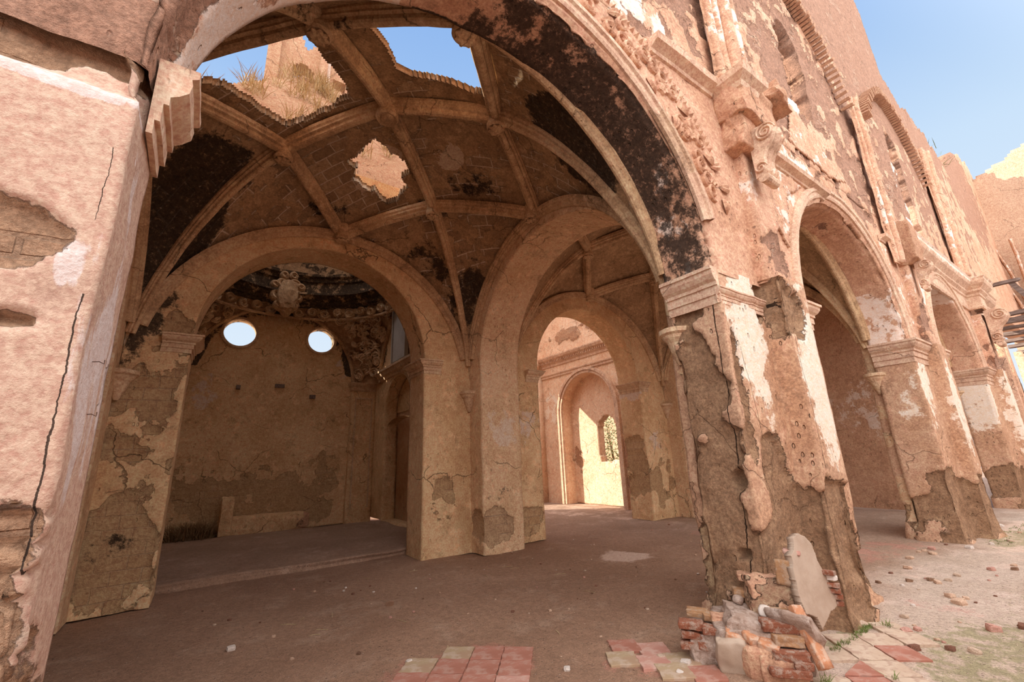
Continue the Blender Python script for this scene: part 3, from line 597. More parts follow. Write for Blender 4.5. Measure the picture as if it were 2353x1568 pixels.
def vault(cx, cy, hx, hy, label, holes=(), st=.03, att=None, matweb=M_web, fade=True):
    root = empty('ribbed_vault', (cx, cy, 2.9), label, 'vault')
    f = lambda x, y, l=0: Vz(np.asarray(x, float), np.asarray(y, float), cx, cy, hx, hy, l)
    acc = Acc()
    # finer towards the walls, where the web falls steeply
    k_ = lin(-1, 1, st/hx); UU = cx+hx*np.sign(k_)*(1-(1-np.abs(k_))**1.25); k2 = lin(-1, 1, st/hy); VV = cy+hy*np.sign(k2)*(1-(1-np.abs(k2))**1.25)
    UC, VC = np.meshgrid((UU[1:]+UU[:-1])/2, (VV[1:]+VV[:-1])/2, indexing='ij'); keep = np.ones(UC.shape, bool)
    for h, q in holes: keep &= ~(quant_poly(UC, VC, h) if q else inpoly(UC, VC, h))
    slab(acc, UU, VV, lambda U, V: np.stack([U, V, f(U, V, .06)], -1), keep, (0, 0, .11))
    acc.build('web', matweb, root, rough=(.012, 2.5), att=att or A(), recalc=False)
    nodes = dict(C=(0, 0), N=(0, 1), S=(0, -1), E=(1, 0), W=(-1, 0), NE=(.49, .53), NW=(-.43, .49), SE=(.46, -.40), SW=(-.42, -.46), cNE=(.985, .985), cNW=(-.985, .985), cSE=(.985, -.985), cSW=(-.985, -.985))
    segs = ['C-NE', 'C-NW', 'C-SE', 'C-SW', 'NE-N', 'NW-N', 'NE-E', 'SE-E', 'SE-S', 'SW-S', 'NW-W', 'SW-W', 'NE-cNE', 'NW-cNW', 'SE-cSE', 'SW-cSW']
    for s in segs:
        a, b_ = s.split('-'); a, b_ = nodes[a], nodes[b_]; n = 26 if 'c' in s else 14
        t = np.linspace(0, 1, n)
        if 'c' in s: t = 1-(1-t)**1.6
        x = cx+hx*(a[0]+(b_[0]-a[0])*t); y = cy+hy*(a[1]+(b_[1]-a[1])*t); z = f(x, y, .05)
        if 'c' not in s:  # smooth arc between the two bosses
            z = z[0]*(1-t)+z[-1]*t+.10*4*t*(1-t)*(.5)
        acc = Acc(); sc_ = np.interp(t, [0, 1], [1, .55]) if 'c' in s else None
        ccx = cx+hx*(a[0]+b_[0])/2; ccy = cy+hy*(a[1]+b_[1])/2
        sweep(acc, np.stack([x, y, z], -1), RIBP, upv=(0, 0, 1) if 'c' not in s else (lambda p: (Vector((cx, cy, 3.2))-Vector(p)).normalized()*-1), scale=sc_)
        acc.build('rib', M_rib, root, rough=(.008, 4), att=A(s0=.22 if fade else .05, soot=[(cx-1.2, cy-1.2, 5.8, .9, .9, .9, .2)]), smooth=False)
    # wall ribs
    for axis, d, cu, hu in (('y', cy+hy-.02, cx, hx), ('y', cy-hy+.02, cx, hx), ('x', cx+hx-.02, cy, hy), ('x', cx-hx+.02, cy, hy)):
        t = np.linspace(PI, 0, 40); u = cu+hu*.97*np.cos(t)
        zc = f(u, d, .0) if axis == 'y' else f(d, u, .0)
        acc = Acc(); path = mp(axis, u, d, zc)
        sweep(acc, path, [(a*.85, b_*.8) for a, b_ in RIBP], upv=lambda p, cu=cu, axis=axis: (Vector(p)-Vector(mp(axis, cu, d, 2.9).tolist())))
        acc.build('wall_rib', M_rib, root, rough=(.006, 4), att=A(s0=.28 if fade else .05), smooth=False)
    for nme, (a, b_) in nodes.items():
        if nme[0] == 'c': continue
        x, y = cx+hx*a, cy+hy*b_
        if abs(b_) == 1: y -= b_*.10
        if abs(a) == 1: x -= a*.10
        z = float(f(x, y))-.02; big = 1.15 if nme == 'C' else .95
        acc = Acc(); lathe(acc, (x, y, z), [(.0, .10), (.115*big, .10), (.115*big, -.09), (.135*big, -.11), (.135*big, -.13), (.14*big, -.17), (.12*big, -.20), (.11*big, -.195), (.085*big, -.18), (.07*big, -.20), (.03*big, -.21), (0, -.19)], n=24, lobes=0)
        bs_ = acc.build('boss', M_rib, root, rough=(.006, 9), att=A(p0=.15), smooth=False)
        if nme != 'C':
            acc = Acc(); lathe(acc, (x, y, z-.195), [(0, .0), (.095, 0), (.10, -.02), (.07, -.035), (.03, -.03), (0, -.045)], n=36, lobes=8, la=.14)
            o = acc.build('rosette', M_rib, None, att=A(), smooth=False); o.parent = bs_
    # corbels under the springers
    for sx in (-1, 1):
        for sy in (-1, 1):
            x, y = cx+sx*hx*.985, cy+sy*hy*.985
            acc = Acc(); n = 20; th = np.linspace(0, 2*PI, n, endpoint=False)
            prof = [(.02, -.34), (.04, -.31), (.05, -.26), (.08, -.20), (.11, -.10), (.15, -.05), (.16, -.02), (.19, 0), (.19, .05), (.16, .06)]
            acc.grid(np.array([[(x+r*math.cos(t), y+r*math.sin(t), 2.86+z) for r, z in prof] for t in th]), closed=True)
            acc.build('corbel', M_mould, root, rough=(.006, 7), att=A(s0=.15), smooth=False)
    return root
h1 = [(-.75, 4.95), (-.60, 5.18), (-.31, 5.30), (-.05, 5.46), (.12, 5.63), (.40, 5.84), (.62, 5.68), (.88, 5.42), (1.05, 5.12), (.92, 4.88), (.73, 4.72), (.60, 4.50), (.42, 4.22), (.20, 4.20), (-.1, 4.40), (-.5, 4.66)]
h2 = [(.82, 3.66), (.98, 3.84), (1.22, 4.06), (1.40, 4.30), (1.62, 4.30), (1.90, 4.16), (2.20, 4.02), (2.50, 3.84), (2.35, 3.55), (2.05, 3.20), (1.75, 2.98), (1.50, 2.98), (1.2, 3.20)]
h3 = [(1.60, 5.66), (1.80, 5.74), (2.02, 5.80), (2.26, 5.95), (2.14, 6.12), (2.34, 6.16), (2.22, 6.48), (2.10, 6.60), (1.80, 6.52), (1.42, 6.43), (1.50, 6.22), (1.30, 6.18), (1.42, 5.98), (1.52, 5.80)]
h1, h2, h3 = [[(x*1.028, y*1.028) for x, y in q] for q in (h1, h2, h3)]
h2 = h2[:5]+[(2.05, 4.22), (2.40, 4.10), (2.50, 3.98), (2.20, 3.57)]+[(1.86, 3.15), (1.62, 2.88), (1.5, 2.86), (1.2, 3.15)]
attV = A(dmg=[(2.1, 6.6, 6.1, .3, .3, .3, .3)], d0=.46, s0=.21, soot=[(-.7, 6.9, 4.9, .55, .6, .9, 1.1), (-.35, 6.5, 5.6, .45, .5, .5, .7), (3.5, 3.3, 5.4, .75, .55, .7, 1.1), (3.1, 3.5, 5.6, .6, .4, .3, .8), (1.3, 7.0, 5.7, .5, .3, .3, .6), (3.2, 5.6, 6.0, .5, .4, .5, .38), (3.9, 6.9, 4.6, .5, .6, .9, .45), (3.1, 7.1, 5.2, .6, .4, .6, .35), (0, 3.2, 5.6, 1.2, .5, .5, .7), (2.9, 6.4, 6, .4, .4, .4, .3)],
         pale=[(1.5, 6.75, 6.1, .45, .35, .3, .65), (2.75, 5.35, 6.2, .3, .35, .3, .55), (1.6, 5.9, 6.3, .5, .6, .3, .35), (3.5, 4.3, 6, .3, .3, .3, .3)])
attV0 = attV
def attV(P):
    a = attV0(P)
    for x, y, r in ((1.88, 6.25, .44), (2.66, 5.45, .30)):
        d = np.hypot(P[:, 0]-x, P[:, 1]-y)+(fbm(P, 3, 2, 1)-.5)*.05; a['dmg'] = a['dmg']-.9*sst(r+.02, r-.02, d); a['pale'] = a['pale']+.35*sst(r+.02, r-.02, d); a['soot'] = a['soot']-.3*sst(r+.02, r-.02, d)
    return a
vault(1.57, 5.10, 2.63, 2.40, 'star-ribbed vault over the first aisle bay, broken open to the sky', [(h1, 1), (h2, 0), (h3, 1)], .024, attV)
# plaster medallion in the web
vault(7.735, 5.10, 2.665, 2.40, 'intact star-ribbed vault over the second bay, seen through the crossing arch', (), .06, A(d0=.05, s0=-.1), fade=False)
vault(13.9, 5.10, 2.63, 2.40, 'shadowed ribbed vault of the third aisle bay behind the second pier', (), .12, A(d0=.05), fade=False)

# ============================================================ DOMED CHAPEL behind the first back arch
CX, CYc = 1.45, 11.0
acc = Acc()
UU = lin(-1.4, 4.3, .05); VV = lin(0, 7.2, .05)
UC, VC = np.meshgrid((UU[1:]+UU[:-1])/2, (VV[1:]+VV[:-1])/2, indexing='ij')
OC = [(.43, 5.30, .40), (2.55, 5.33, .385)]
keep = np.ones(UC.shape, bool)
for ox, oz, r in OC: keep &= (UC-ox)**2+(VC-oz)**2 > (r+.02)**2
def snapf(U, V):
    U = U.copy(); V = V.copy()
    for ox, oz, r in OC:
        d = np.hypot(U-ox, V-oz); near = (d < r+.075)&(d > r-.05); k_ = np.where(near, r/np.maximum(d, 1e-6), 1); U = ox+(U-ox)*k_; V = oz+(V-oz)*k_
    return mp('y', U, 13.8, V)
slab(acc, UU, VV, snapf, keep, (0, .34, 0))
attCB = A(dmg=[(1.3, 13.8, .75, 2.4, 1, .85, .70), (3.0, 13.8, 1.6, .5, 1, .8, .5), (-.4, 13.8, .8, .5, 1, 1.2, .5)], soot=[(.3, 13.8, .6, .7, .5, .6, .30), (1.3, 13.8, 6.25, 1.6, 1, .22, .62), (-.6, 13.8, 4.9, .25, .5, .6, .6), (3.5, 13.8, 4.8, .25, .5, .6, .5)],
          pale=[(-.2, 13.8, 3.6, .5, 1, .6, .48), (3.2, 13.8, 4.5, .3, 1, .5, .5), (1.5, 13.8, 5.8, .6, 1, .3, .4)], s0=.05)
attCB0 = attCB
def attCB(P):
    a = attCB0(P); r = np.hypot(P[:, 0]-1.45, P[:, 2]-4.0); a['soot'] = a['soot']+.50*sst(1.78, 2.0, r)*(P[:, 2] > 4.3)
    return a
o = acc.build('wall_chapel_back', M_in, rough=(.012, 2), att=attCB); tag(o, 'tall stained plaster back wall of the domed chapel below two round windows', 'wall', kind='structure')
for i, (ox, oz, r) in enumerate(OC):
    acc = Acc(); th = np.linspace(0, 2*PI, 40, endpoint=False)
    prof = [(r-.015, .03), (r-.015, -.02), (r+.02, -.035), (r+.055, -.03), (r+.06, .01)]
    acc.grid(np.array([[(ox+q*math.cos(t), 13.8+y, oz+q*math.sin(t)) for q, y in prof] for t in th]), closed=True)
    tag(acc.build('window_%d' % (i+1), M_mould, rough=(.008, 8), att=A(p0=.3), smooth=False), ['larger left round window open to blue sky high in the chapel wall', 'smaller right round window open to blue sky high in the chapel wall'][i], 'window', kind='structure')
# right wall with an arched niche, and a lunette above the cornice
acc = Acc(); arch_wall(acc, 'x', 11.65, 3.05, 1.0, .98, 8.2, 13.8, 4.2, 4.25, 4.62, .07, zb=.12)
rectf(acc, 'x', 8.2, 13.8, 4.2, 7.2, 4.25, .12)
acc.box(4.25, 5.05, 10.6, 12.7, -.05, .12)
rectf(acc, 'x', 10.4, 12.9, 0, 4.3, 4.9, .1)
attCR = A(dmg=[(4.3, 11, 3.5, 1, .5, .6, .6)], s0=.12, soot=[(4.3, 13, 5.6, .5, .35, 1.4, .5)], d0=.05)
tag(acc.build('wall_chapel_right', M_in, rough=(.012, 2), att=attCR), 'right wall of the domed chapel with a tall arched niche', 'wall', kind='structure')
acc = Acc(); rectf(acc, 'x', 8.2, 13.8, 0, 7.2, -1.38, .15)
tag(acc.build('wall_chapel_left', M_in, rough=(.012, 2), att=A()), 'left wall of the domed chapel', 'wall', kind='structure')
acc = Acc(); mould(acc, [(4.25, 8.2), (4.25, 13.45)], [(0, 4.02), (.05, 4.05), (.07, 4.12), (.13, 4.16), (.16, 4.24), (.20, 4.26), (.20, 4.32), (0, 4.36)], side=-1)
tag(acc.build('trim_1', M_mould, att=A(p0=.2), smooth=False), 'moulded cornice crossing above the chapel niche', 'cornice', kind='structure')
acc = Acc(); acc.box(4.14, 4.2, 10.9, 11.9, 4.4, 5.9); acc.box(4.10, 4.2, 11.88, 11.94, 4.38, 6.0); acc.box(4.10, 4.2, 10.86, 10.92, 4.38, 5.3)
tag(acc.build('boarded_panel', simple('grey_board', (.52, .47, .42), (.45, .40, .35), 3, .3, 20), smooth=False), 'pale grey boarding filling the lunette above the niche cornice', 'board')
acc = Acc(); th = np.linspace(0, PI, 30)
acc.grid(np.array([[(4.6, 11.65+.98*math.cos(t)*q, 3.05+.96*math.sin(t)*q) for q in (.0, 1.0)] for t in th]))
acc.grid(np.array([[(4.3+xx, 11.65+.99*math.cos(t), 2.6+.25*math.sin(t)) for xx in (.0, .15, .3)] for t in th]))
tag(acc.build('niche_hood', M_in, att=A(d0=.3, s0=.15)), 'broken plaster hood hanging inside the chapel niche', 'hood')
# corner pilasters
for i, (x0, x1) in enumerate(((3.52, 4.25), (-1.38, -.62))):
    root = empty('corner_pilaster', ((x0+x1)/2, 13.6, 0), ['panelled pilaster in the far right corner of the domed chapel', 'pilaster in the far left corner of the domed chapel'][i], 'pilaster')
    acc = Acc(); pts = refine([(x0, 13.8), (x0, 13.62), (x1 if i == 0 else x1, 13.62), (x1, 13.8)], .06)
    acc.grid(np.array([[(x, y, z) for z in lin(-.02, 3.85, .06)] for x, y in pts])); acc.build('shaft', M_in, root, rough=(.012, 2.5), att=A(s0=.15, soot=[(3.9, 13.6, 2.5, .5, .5, 1.6, .15)]))
    acc = Acc()
    for a, b_ in ((x0+.10, x0+.14), (x1-.14, x1-.10)): acc.box(a, b_, 13.595, 13.62, .4, 3.6)
    acc.box(x0+.14, x1-.14, 13.595, 13.62, 3.56, 3.6); acc.build('panel_moulding', M_mould, root, att=A(s0=.2), smooth=False)
    acc = Acc(); mould(acc, [(x0, 13.8), (x0, 13.62), (x1, 13.62)] if i == 0 else [(x0, 13.62), (x1, 13.62), (x1, 13.8)], [(0, 3.8), (.03, 3.83), (.03, 3.92), (.08, 3.98), (.10, 4.05), (0, 4.08)], side=1 if i == 1 else 1)
    acc.build('capital', M_mould, root, att=A(s0=.25), smooth=False)
# pendentives, ring, drum and dome
root = empty('pendentive_dome', (CX, CYc, 4.0), 'dark domed ceiling of the side chapel with carved stucco pendentives', 'dome')
acc = Acc(); R = 3.50; nz = 46; nt_ = 220; zz = np.linspace(4.02, 6.30, nz); th = np.linspace(0, 2*PI, nt_, endpoint=False)
G = np.array([[(CX+math.sqrt(R*R-(z-4.0)**2)*math.cos(t), CYc+math.sqrt(R*R-(z-4.0)**2)*math.sin(t), z) for z in zz] for t in th])
mid = (G[:, :-1]+G[:, 1:])/2; mid = (mid+np.roll(mid, -1, 0))/2
acc.grid(G, closed=True, keep=(np.abs(mid[..., 0]-CX) < 2.79) & (np.abs(mid[..., 1]-CYc) < 2.79))
acc.build('pendentive', M_orn, root, inset=lambda P: -.07*(fbm(P, 4.5, 3, 3)), rough=(.02, 7), att=A(s0=.1))
for axis, d, cu in (('y', 13.79, CX), ('x', 4.24, CYc), ('x', -1.37, CYc), ('y', 8.22, CX)):
    acc = Acc(); sg = 1 if d in (13.79, 4.24) else -1; th_ = np.linspace(0, PI, 60)
    prof = [(2.06, 0), (2.06, .06), (2.10, .10), (2.14, .10), (2.17, .05), (2.26, .05), (2.28, 0)]
    acc.grid(np.array([[mp(axis, cu+r*math.cos(t), d-sg*q, 4.02+r*math.sin(t)) for r, q in prof] for t in th_]))
    acc.build('lunette_moulding', M_orn, root, rough=(.006, 6), att=A(s0=.1, p0=.25), smooth=False)
acc = Acc(); th = np.linspace(0, 2*PI, 96, endpoint=False)
prof = [(2.66, 6.22), (2.52, 6.22), (2.50, 6.28), (2.44, 6.30), (2.42, 6.38), (2.34, 6.42), (2.30, 6.50), (2.22, 6.52), (2.22, 6.58), (2.42, 6.62), (2.42, 6.95), (2.36, 6.98), (2.34, 7.08), (2.26, 7.12), (2.24, 7.2), (2.42, 7.24)]
acc.grid(np.array([[(CX+r*math.cos(t), CYc+r*math.sin(t), z) for r, z in prof] for t in th]), closed=True)
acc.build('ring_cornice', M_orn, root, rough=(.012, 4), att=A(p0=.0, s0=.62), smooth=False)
acc = Acc(); prof = [(2.42*math.cos(a), 7.2+2.1*math.sin(a)) for a in np.linspace(0, .72, 9)]  # cupola left open above, shaped to let daylight into the chapel
acc.grid(np.array([[(CX+r*math.cos(t), CYc+r*math.sin(t), z) for r, z in prof] for t in th]), closed=True)
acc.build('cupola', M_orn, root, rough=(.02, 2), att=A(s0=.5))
def scroll(acc, c, ax, ay, r=.13, turns=1.6, w=.03, h=.05, n=34, flip=1, taper=.75):
    """raised acanthus-like spiral lying in the plane (ax, ay)"""
    c, ax, ay = map(lambda q: np.array(q, float), (c, ax, ay)); nn = np.cross(ax, ay); nn /= np.linalg.norm(nn)
    t = np.linspace(0, 1, n); ph = flip*t*turns*2*PI; rr = r*(1-t*taper)
    path = c+ax*(rr*np.cos(ph))[:, None]+ay*(rr*np.sin(ph))[:, None]
    sweep(acc, path, [(-w, 0), (-w*.7, h*.7), (0, h), (w*.7, h*.7), (w, 0)], upv=nn, scale=np.interp(t, [0, .2, 1], [.6, 1.15, .7]))
def leafy(acc, c, ax, ay, L=.18, w=.06, h=.05, ang=0.0, bend=.4):
    c, ax, ay = map(lambda q: np.array(q, float), (c, ax, ay)); nn = np.cross(ax, ay); nn /= np.linalg.norm(nn)
    t = np.linspace(0, 1, 9); a = ang+bend*t*2; d = np.stack([np.cos(a), np.sin(a)], -1)*L/9; p = np.cumsum(d, 0)
    path = c+ax*p[:, :1]+ay*p[:, 1:]+nn*(h*.6*np.sin(t*PI))[:, None]
    sweep(acc, path, [(-w, 0), (-w*.5, h*.5), (0, h*.25), (w*.5, h*.5), (w, 0)], upv=nn, scale=np.sin(t*PI*.9+.25)+.1)
rr_ = random.Random(4)
for q, (sx, sy) in enumerate(((1, 1), (-1, 1))):
    a0 = math.atan2(sy, sx); orn = empty('stucco_group', (CX, CYc, 4.0), None, None) if False else None; acc = Acc()
    for k_ in range(170 if sy > 0 else 20):
        z = 4.2+2.0*rr_.random()**.8; wd_ = .18+.42*((z-4.1)/2.1)**1.3; a = a0+(rr_.random()*2-1)*wd_; rad = math.sqrt(R*R-(z-4)**2)-.03
        p = (CX+rad*math.cos(a), CYc+rad*math.sin(a), z)
        if abs(p[0]-CX) > 2.66 or abs(p[1]-CYc) > 2.66: continue
        nn = Vector((-(p[0]-CX), -(p[1]-CYc), -(z-4))).normalized(); t1 = Vector((-math.sin(a), math.cos(a), 0)); t2 = nn.cross(t1)
        if rr_.random() < .6: scroll(acc, p, t2, t1 if t2.cross(t1).dot(nn) > 0 else -t1, r=.10+.08*rr_.random(), w=.035, h=.09, flip=rr_.choice((-1, 1)))
        else: leafy(acc, p, t2, t1 if t2.cross(t1).dot(nn) > 0 else -t1, L=.28, w=.08, h=.09, ang=rr_.random()*6, bend=rr_.uniform(-.8, .8))
    acc.build('stucco_ornament', M_orn, root, rough=(.01, 9), att=A(p0=.55), smooth=False)
for k_ in range(4):   # cartouches hanging from the ring above each lunette
    a = PI/2+k_*PI/2; acc = Acc(); c = Vector((CX+2.36*math.cos(a), CYc+2.36*math.sin(a), 6.42)); t1 = (-math.sin(a), math.cos(a), 0); up_ = (0, 0, 1)
    if k_ % 2 == 0 or k_ == 3:
        ax, ay = (t1, up_); n_ = np.cross(ax, ay)
        if n_[0]*(CX-c.x)+n_[1]*(CYc-c.y) < 0: ax = tuple(-v for v in t1)
        for dx, dz, r in ((-.26, .0, .17), (.26, .0, .17), (-.18, -.28, .13), (.18, -.28, .13), (-.16, .36, .14), (.16, .36, .14), (0, -.46, .10), (-.34, .3, .09), (.34, .3, .09), (-.12, .62, .10), (.12, .62, .10)):
            scroll(acc, (c.x+ax[0]*dx, c.y+ax[1]*dx, c.z+dz), ax, ay, r=r, w=.075, h=.16, flip=1 if dx > 0 else -1)
        rock(acc, (c.x, c.y, c.z-.02), (.5, .5, .9), (0, 0, a), 90+k_, 4, .35, .12)
        lathe(acc, tuple(c), [(0, .12), (.12, .06), (.15, 0), (.10, -.02)], axis=(CX-c.x, CYc-c.y, 0), n=18)
        acc.build('cartouche', M_orn, root, rough=(.01, 9), att=A(p0=.35), smooth=False)
acc = Acc()
for k_ in range(44):
    a = k_/44*2*PI; c = (CX+2.60*math.cos(a), CYc+2.60*math.sin(a), 6.02+.05*(k_ % 2)); n_ = (-math.cos(a), -math.sin(a), 0); t1 = (math.sin(a), -math.cos(a), 0)
    if np.dot(np.cross(t1, (0, 0, 1)), n_) < 0: t1 = (-t1[0], -t1[1], 0)
    scroll(acc, c, t1, (0, 0, 1), r=.13, w=.045, h=.10, flip=1 if k_ % 2 else -1, n=24)
mould(acc, [(CX+2.62*math.cos(t), CYc+2.62*math.sin(t)) for t in np.linspace(0, 2*PI, 61)[:-1]], [(0, 5.84), (.05, 5.86), (.06, 5.90), (0, 5.92)], closed=True, side=-1)
acc.build('scroll_frieze', M_orn, root, rough=(.008, 9), att=A(p0=.4), smooth=False)
# tiled roof of the chapel seen up through the holes, with a ruined bell turret
root = empty('chapel_roof', (CX, CYc, 6.9), 'overgrown brick-tiled pyramid roof seen up through the vault openings', 'roof')
def sqr(r, z, n=22): 
    t = np.linspace(-r, r, n+1)[:-1]; o = [(q, -r, z) for q in t]+[(r, q, z) for q in t]+[(-q, r, z) for q in t]+[(-r, -q, z) for q in t]
    return [(CX+a, CYc+b_, c) for a, b_, c in o]
acc = Acc(); lv = []
for k_ in range(40):
    f_ = k_/39; r = 3.3*(1-f_)+.5*f_; z = 7.1+4.5*f_; lv.append(sqr(r, z)); lv.append(sqr(r-.045, z+.012))
G = np.transpose(np.array(lv), (1, 0, 2)); cen = (G[:, :-1]+G[:, 1:])/2
acc.grid(G, closed=True, keep=~((cen[..., 1] > CYc-.3) & (cen[..., 2] > 7.9)))  # unseen north half left off the roof to let daylight in
def octr(r, z): return sqr(r, z)
M_roof = masonry('roof_brick', (.6, .34, .22), (.5, .25, .15), under1=(.72, .42, .27), under2=(.84, .60, .42), mortar=(.50, .34, .24), brick='xz', exposed=1.0, rockmix=0, bw=.26, bh=.13, msz=.018)
acc.build('roof_slope', M_roof, root, rough=(.02, 3), att=A(), smooth=False)
acc = Acc(); G = np.array([[(x, y, z) for z in (6.2, 7.1)] for x, y, _ in octr(3.2, 0)]); acc.grid(G, closed=True); acc.build('drum_wall', M_roof, root, att=A(), smooth=False)
def blades(acc, c, n, h, spread, rad=.004, rn=None):
    rn = rn or rr_
    for _ in range(n):
        a = rn.random()*2*PI; l = h*rn.uniform(.4, 1); s = spread*rn.random(); b0 = np.array(c)+np.array([rn.uniform(-1, 1), rn.uniform(-1, 1), 0])*spread*.4
        tip = b0+np.array([math.cos(a)*s*1.5, math.sin(a)*s*1.5, l]); md = (b0+tip)/2+np.array([0, 0, l*.15]); w_ = np.array([-math.sin(a), math.cos(a), 0])*rad
        acc.add([b0-w_, b0+w_, md+w_, md-w_, tip], [(0, 1, 2, 3), (3, 2, 4)])
acc = Acc()
for k_ in range(60):
    a = -PI/2+rr_.uniform(-.9, .6); f_ = rr_.uniform(.15, .95); r = 3.3*(1-f_)+.55*f_; z = 7.1+4.5*f_
    blades(acc, (CX+r*math.tan(a+PI/2)*.8, CYc-r, z), 26, .42, .28, .006)
tag(acc.build('dry_grass', M_dry, weld=False, recalc=False, smooth=False), 'dry straw-coloured grass growing over the chapel roof', 'grass', kind='stuff')
root = empty('bell_turret', (1.3, 10.6, 11.0), 'broken brick bell turret with an arch, seen through the left opening in the vault', 'turret')
def tz(x, z): return 0
acc = Acc(); UU = lin(.15, 2.3, .07); VV = lin(10.6, 14.2, .07); UC, VC = np.meshgrid((UU[1:]+UU[:-1])/2, (VV[1:]+VV[:-1])/2, indexing='ij')
keep = ~((np.abs(UC-.95) < .26) & (VC < 11.6+np.sqrt(np.clip(.26**2-(UC-.95)**2, 0, 1)))) & ~((np.abs(UC-1.85) < .2) & (VC < 11.8)) & (VC < 13.2-.5*UC+(vn(np.stack([UC*3, UC*0, UC*0], -1))-.5)*.8)
slab(acc, UU, VV, lambda U, V: mp('y', U, 10.4, V), keep, (0, .45, 0)); acc.build('brick_arch', M_roof, root, rough=(.03, 3), att=A(), smooth=False)
acc = Acc(); acc.box(.10, .38, 10.25, 10.42, 10.6, 12.9); acc.box(1.32, 1.5, 10.25, 10.42, 10.6, 12.6); acc.build('pilaster', M_roof, root, rough=(.02, 5), att=A(), smooth=False)
acc = Acc(); acc.box(1.5, 1.58, 10.3, 10.4, 10.6, 12.4); acc.build('plaster_edge', M_white, root, smooth=False)
# chapel floor: step, altar stub, upright slab, brush
acc = Acc(); acc.grid(np.stack(np.meshgrid(lin(-1.3, 4.2, .1), lin(8.15, 13.8, .1), indexing='ij')+[np.zeros((56, 58))], -1)[:, :, :]) if False else None
root = empty('altar_base', (1.3, 13.45, 0), 'crumbled low masonry altar base against the stained chapel wall', 'altar')
acc = Acc(); rock(acc, (1.45, 13.5, .20), (1.9, .55, .55), seed=3, sub=4, boxy=.85, amp=.06); acc.build('masonry', M_in, root, rough=(.03, 4), att=A(d0=.25), inset=None)
acc = Acc(); rock(acc, (2.35, 13.4, .26), (.3, .4, .35), seed=8, sub=3, boxy=.7, amp=.09); acc.build('end_block', M_adobe, root, att=A(d0=.2))
root2 = empty('stone_post', (.62, 13.15, 0), 'upright broken stone slab standing left of the altar base', 'slab')
acc = Acc(); rock(acc, (.62, 13.15, .48), (.26, .34, .98), seed=5, sub=4, boxy=.85, amp=.06); acc.build('slab', M_in, root2, rough=(.02, 6), att=A(d0=.1, p0=.2))
acc = Acc()
for k_ in range(30): blades(acc, (.0+rr_.uniform(-.35, .35), 13.3+rr_.uniform(-.25, .25), .0), 30, .5, .45, .008)
tag(acc.build('brush_pile', M_brush, weld=False, recalc=False, smooth=False), 'heap of dry brushwood in the dark left corner of the chapel', 'brushwood', kind='stuff')
acc = Acc(); rock(acc, (1.6, 10.6, -.03), (7, 4.6, .26), seed=12, sub=5, boxy=.97, amp=.02)
tag(acc.build('chapel_step', M_floor, rough=(.05, 1.3), att=lambda P: dict(nave=P[:, 0]*0+.2, red=P[:, 0]*0, pale=P[:, 0]*0+.3, moss=P[:, 0]*0)), 'worn low earth step raising the chapel floor', 'step')
for i, (x, z, w_, d_, lb_) in enumerate(((.55, 3.75, .10, .2, 'short timber stub projecting below the left round window'), (1.55, 3.86, .24, .06, 'long flat timber set in the middle of the chapel wall'), (2.42, 3.58, .14, .16, 'timber stub projecting below the right round window'))):
    acc = Acc(); acc.box(x-w_/2, x+w_/2, 13.8-d_, 13.82, z-.05, z+.05); tag(acc.build('putlog_timber', M_wood, rough=(.01, 7), smooth=False), lb_, 'timber', group='timber stubs in the chapel wall')

# ============================================================ SUNLIT COURT behind the second back arch
acc = Acc()   # right-hand wall (x = 10.8) with recessed arched niche and a ragged window
arch_face(acc, 'x', 10.98, 3.15, 1.30, 1.32, 8.2, 13.8, 7.2, 10.8, .05)
rectf(acc, 'x', 8.2, 9.68, 0, 3.15, 10.8, .05); rectf(acc, 'x', 12.28, 13.8, 0, 3.15, 10.8, .05)
soffit(acc, 'x', 10.98, 3.15, 1.30, 1.32, 8.2, 13.8, 7.2, 10.8, 11.25, .05); strip(acc, 'x', 9.68, 0, 3.15, 10.8, 11.25, .05); strip(acc, 'x', 12.28, 0, 3.15, 10.8, 11.25, .05)
UU = lin(9.5, 12.5, .05); VV = lin(0, 4.7, .05); UC, VC = np.meshgrid((UU[1:]+UU[:-1])/2, (VV[1:]+VV[:-1])/2, indexing='ij')
wob = (vn(np.stack([UC*6, VC*6, UC*0], -1))-.5)*.16
keep = ~((np.abs(UC-10.55+wob) < .42) & (VC > 1.42+wob) & (VC < 2.5+np.sqrt(np.clip(.2-(UC-10.55)**2, 0, 1))+wob))
slab(acc, UU, VV, lambda U, V: mp('x', U, 11.25, V), keep, (.3, 0, 0))
attC = A(dmg=[(10.8, 9.3, 1.3, .5, .35, .8, .95), (11.25, 12, 1.6, .4, .3, .5, .6), (10.8, 11.5, 6.1, 1, 1.5, .35, .6)], pale=[(10.8, 12.9, 3.4, .4, .5, .9, .6), (10.8, 11, 5.0, 1, 2, .4, .35)])
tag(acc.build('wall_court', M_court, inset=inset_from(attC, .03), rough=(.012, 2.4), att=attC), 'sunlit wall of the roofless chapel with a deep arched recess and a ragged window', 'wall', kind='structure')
acc = Acc(); th_ = np.linspace(0, PI, 48)
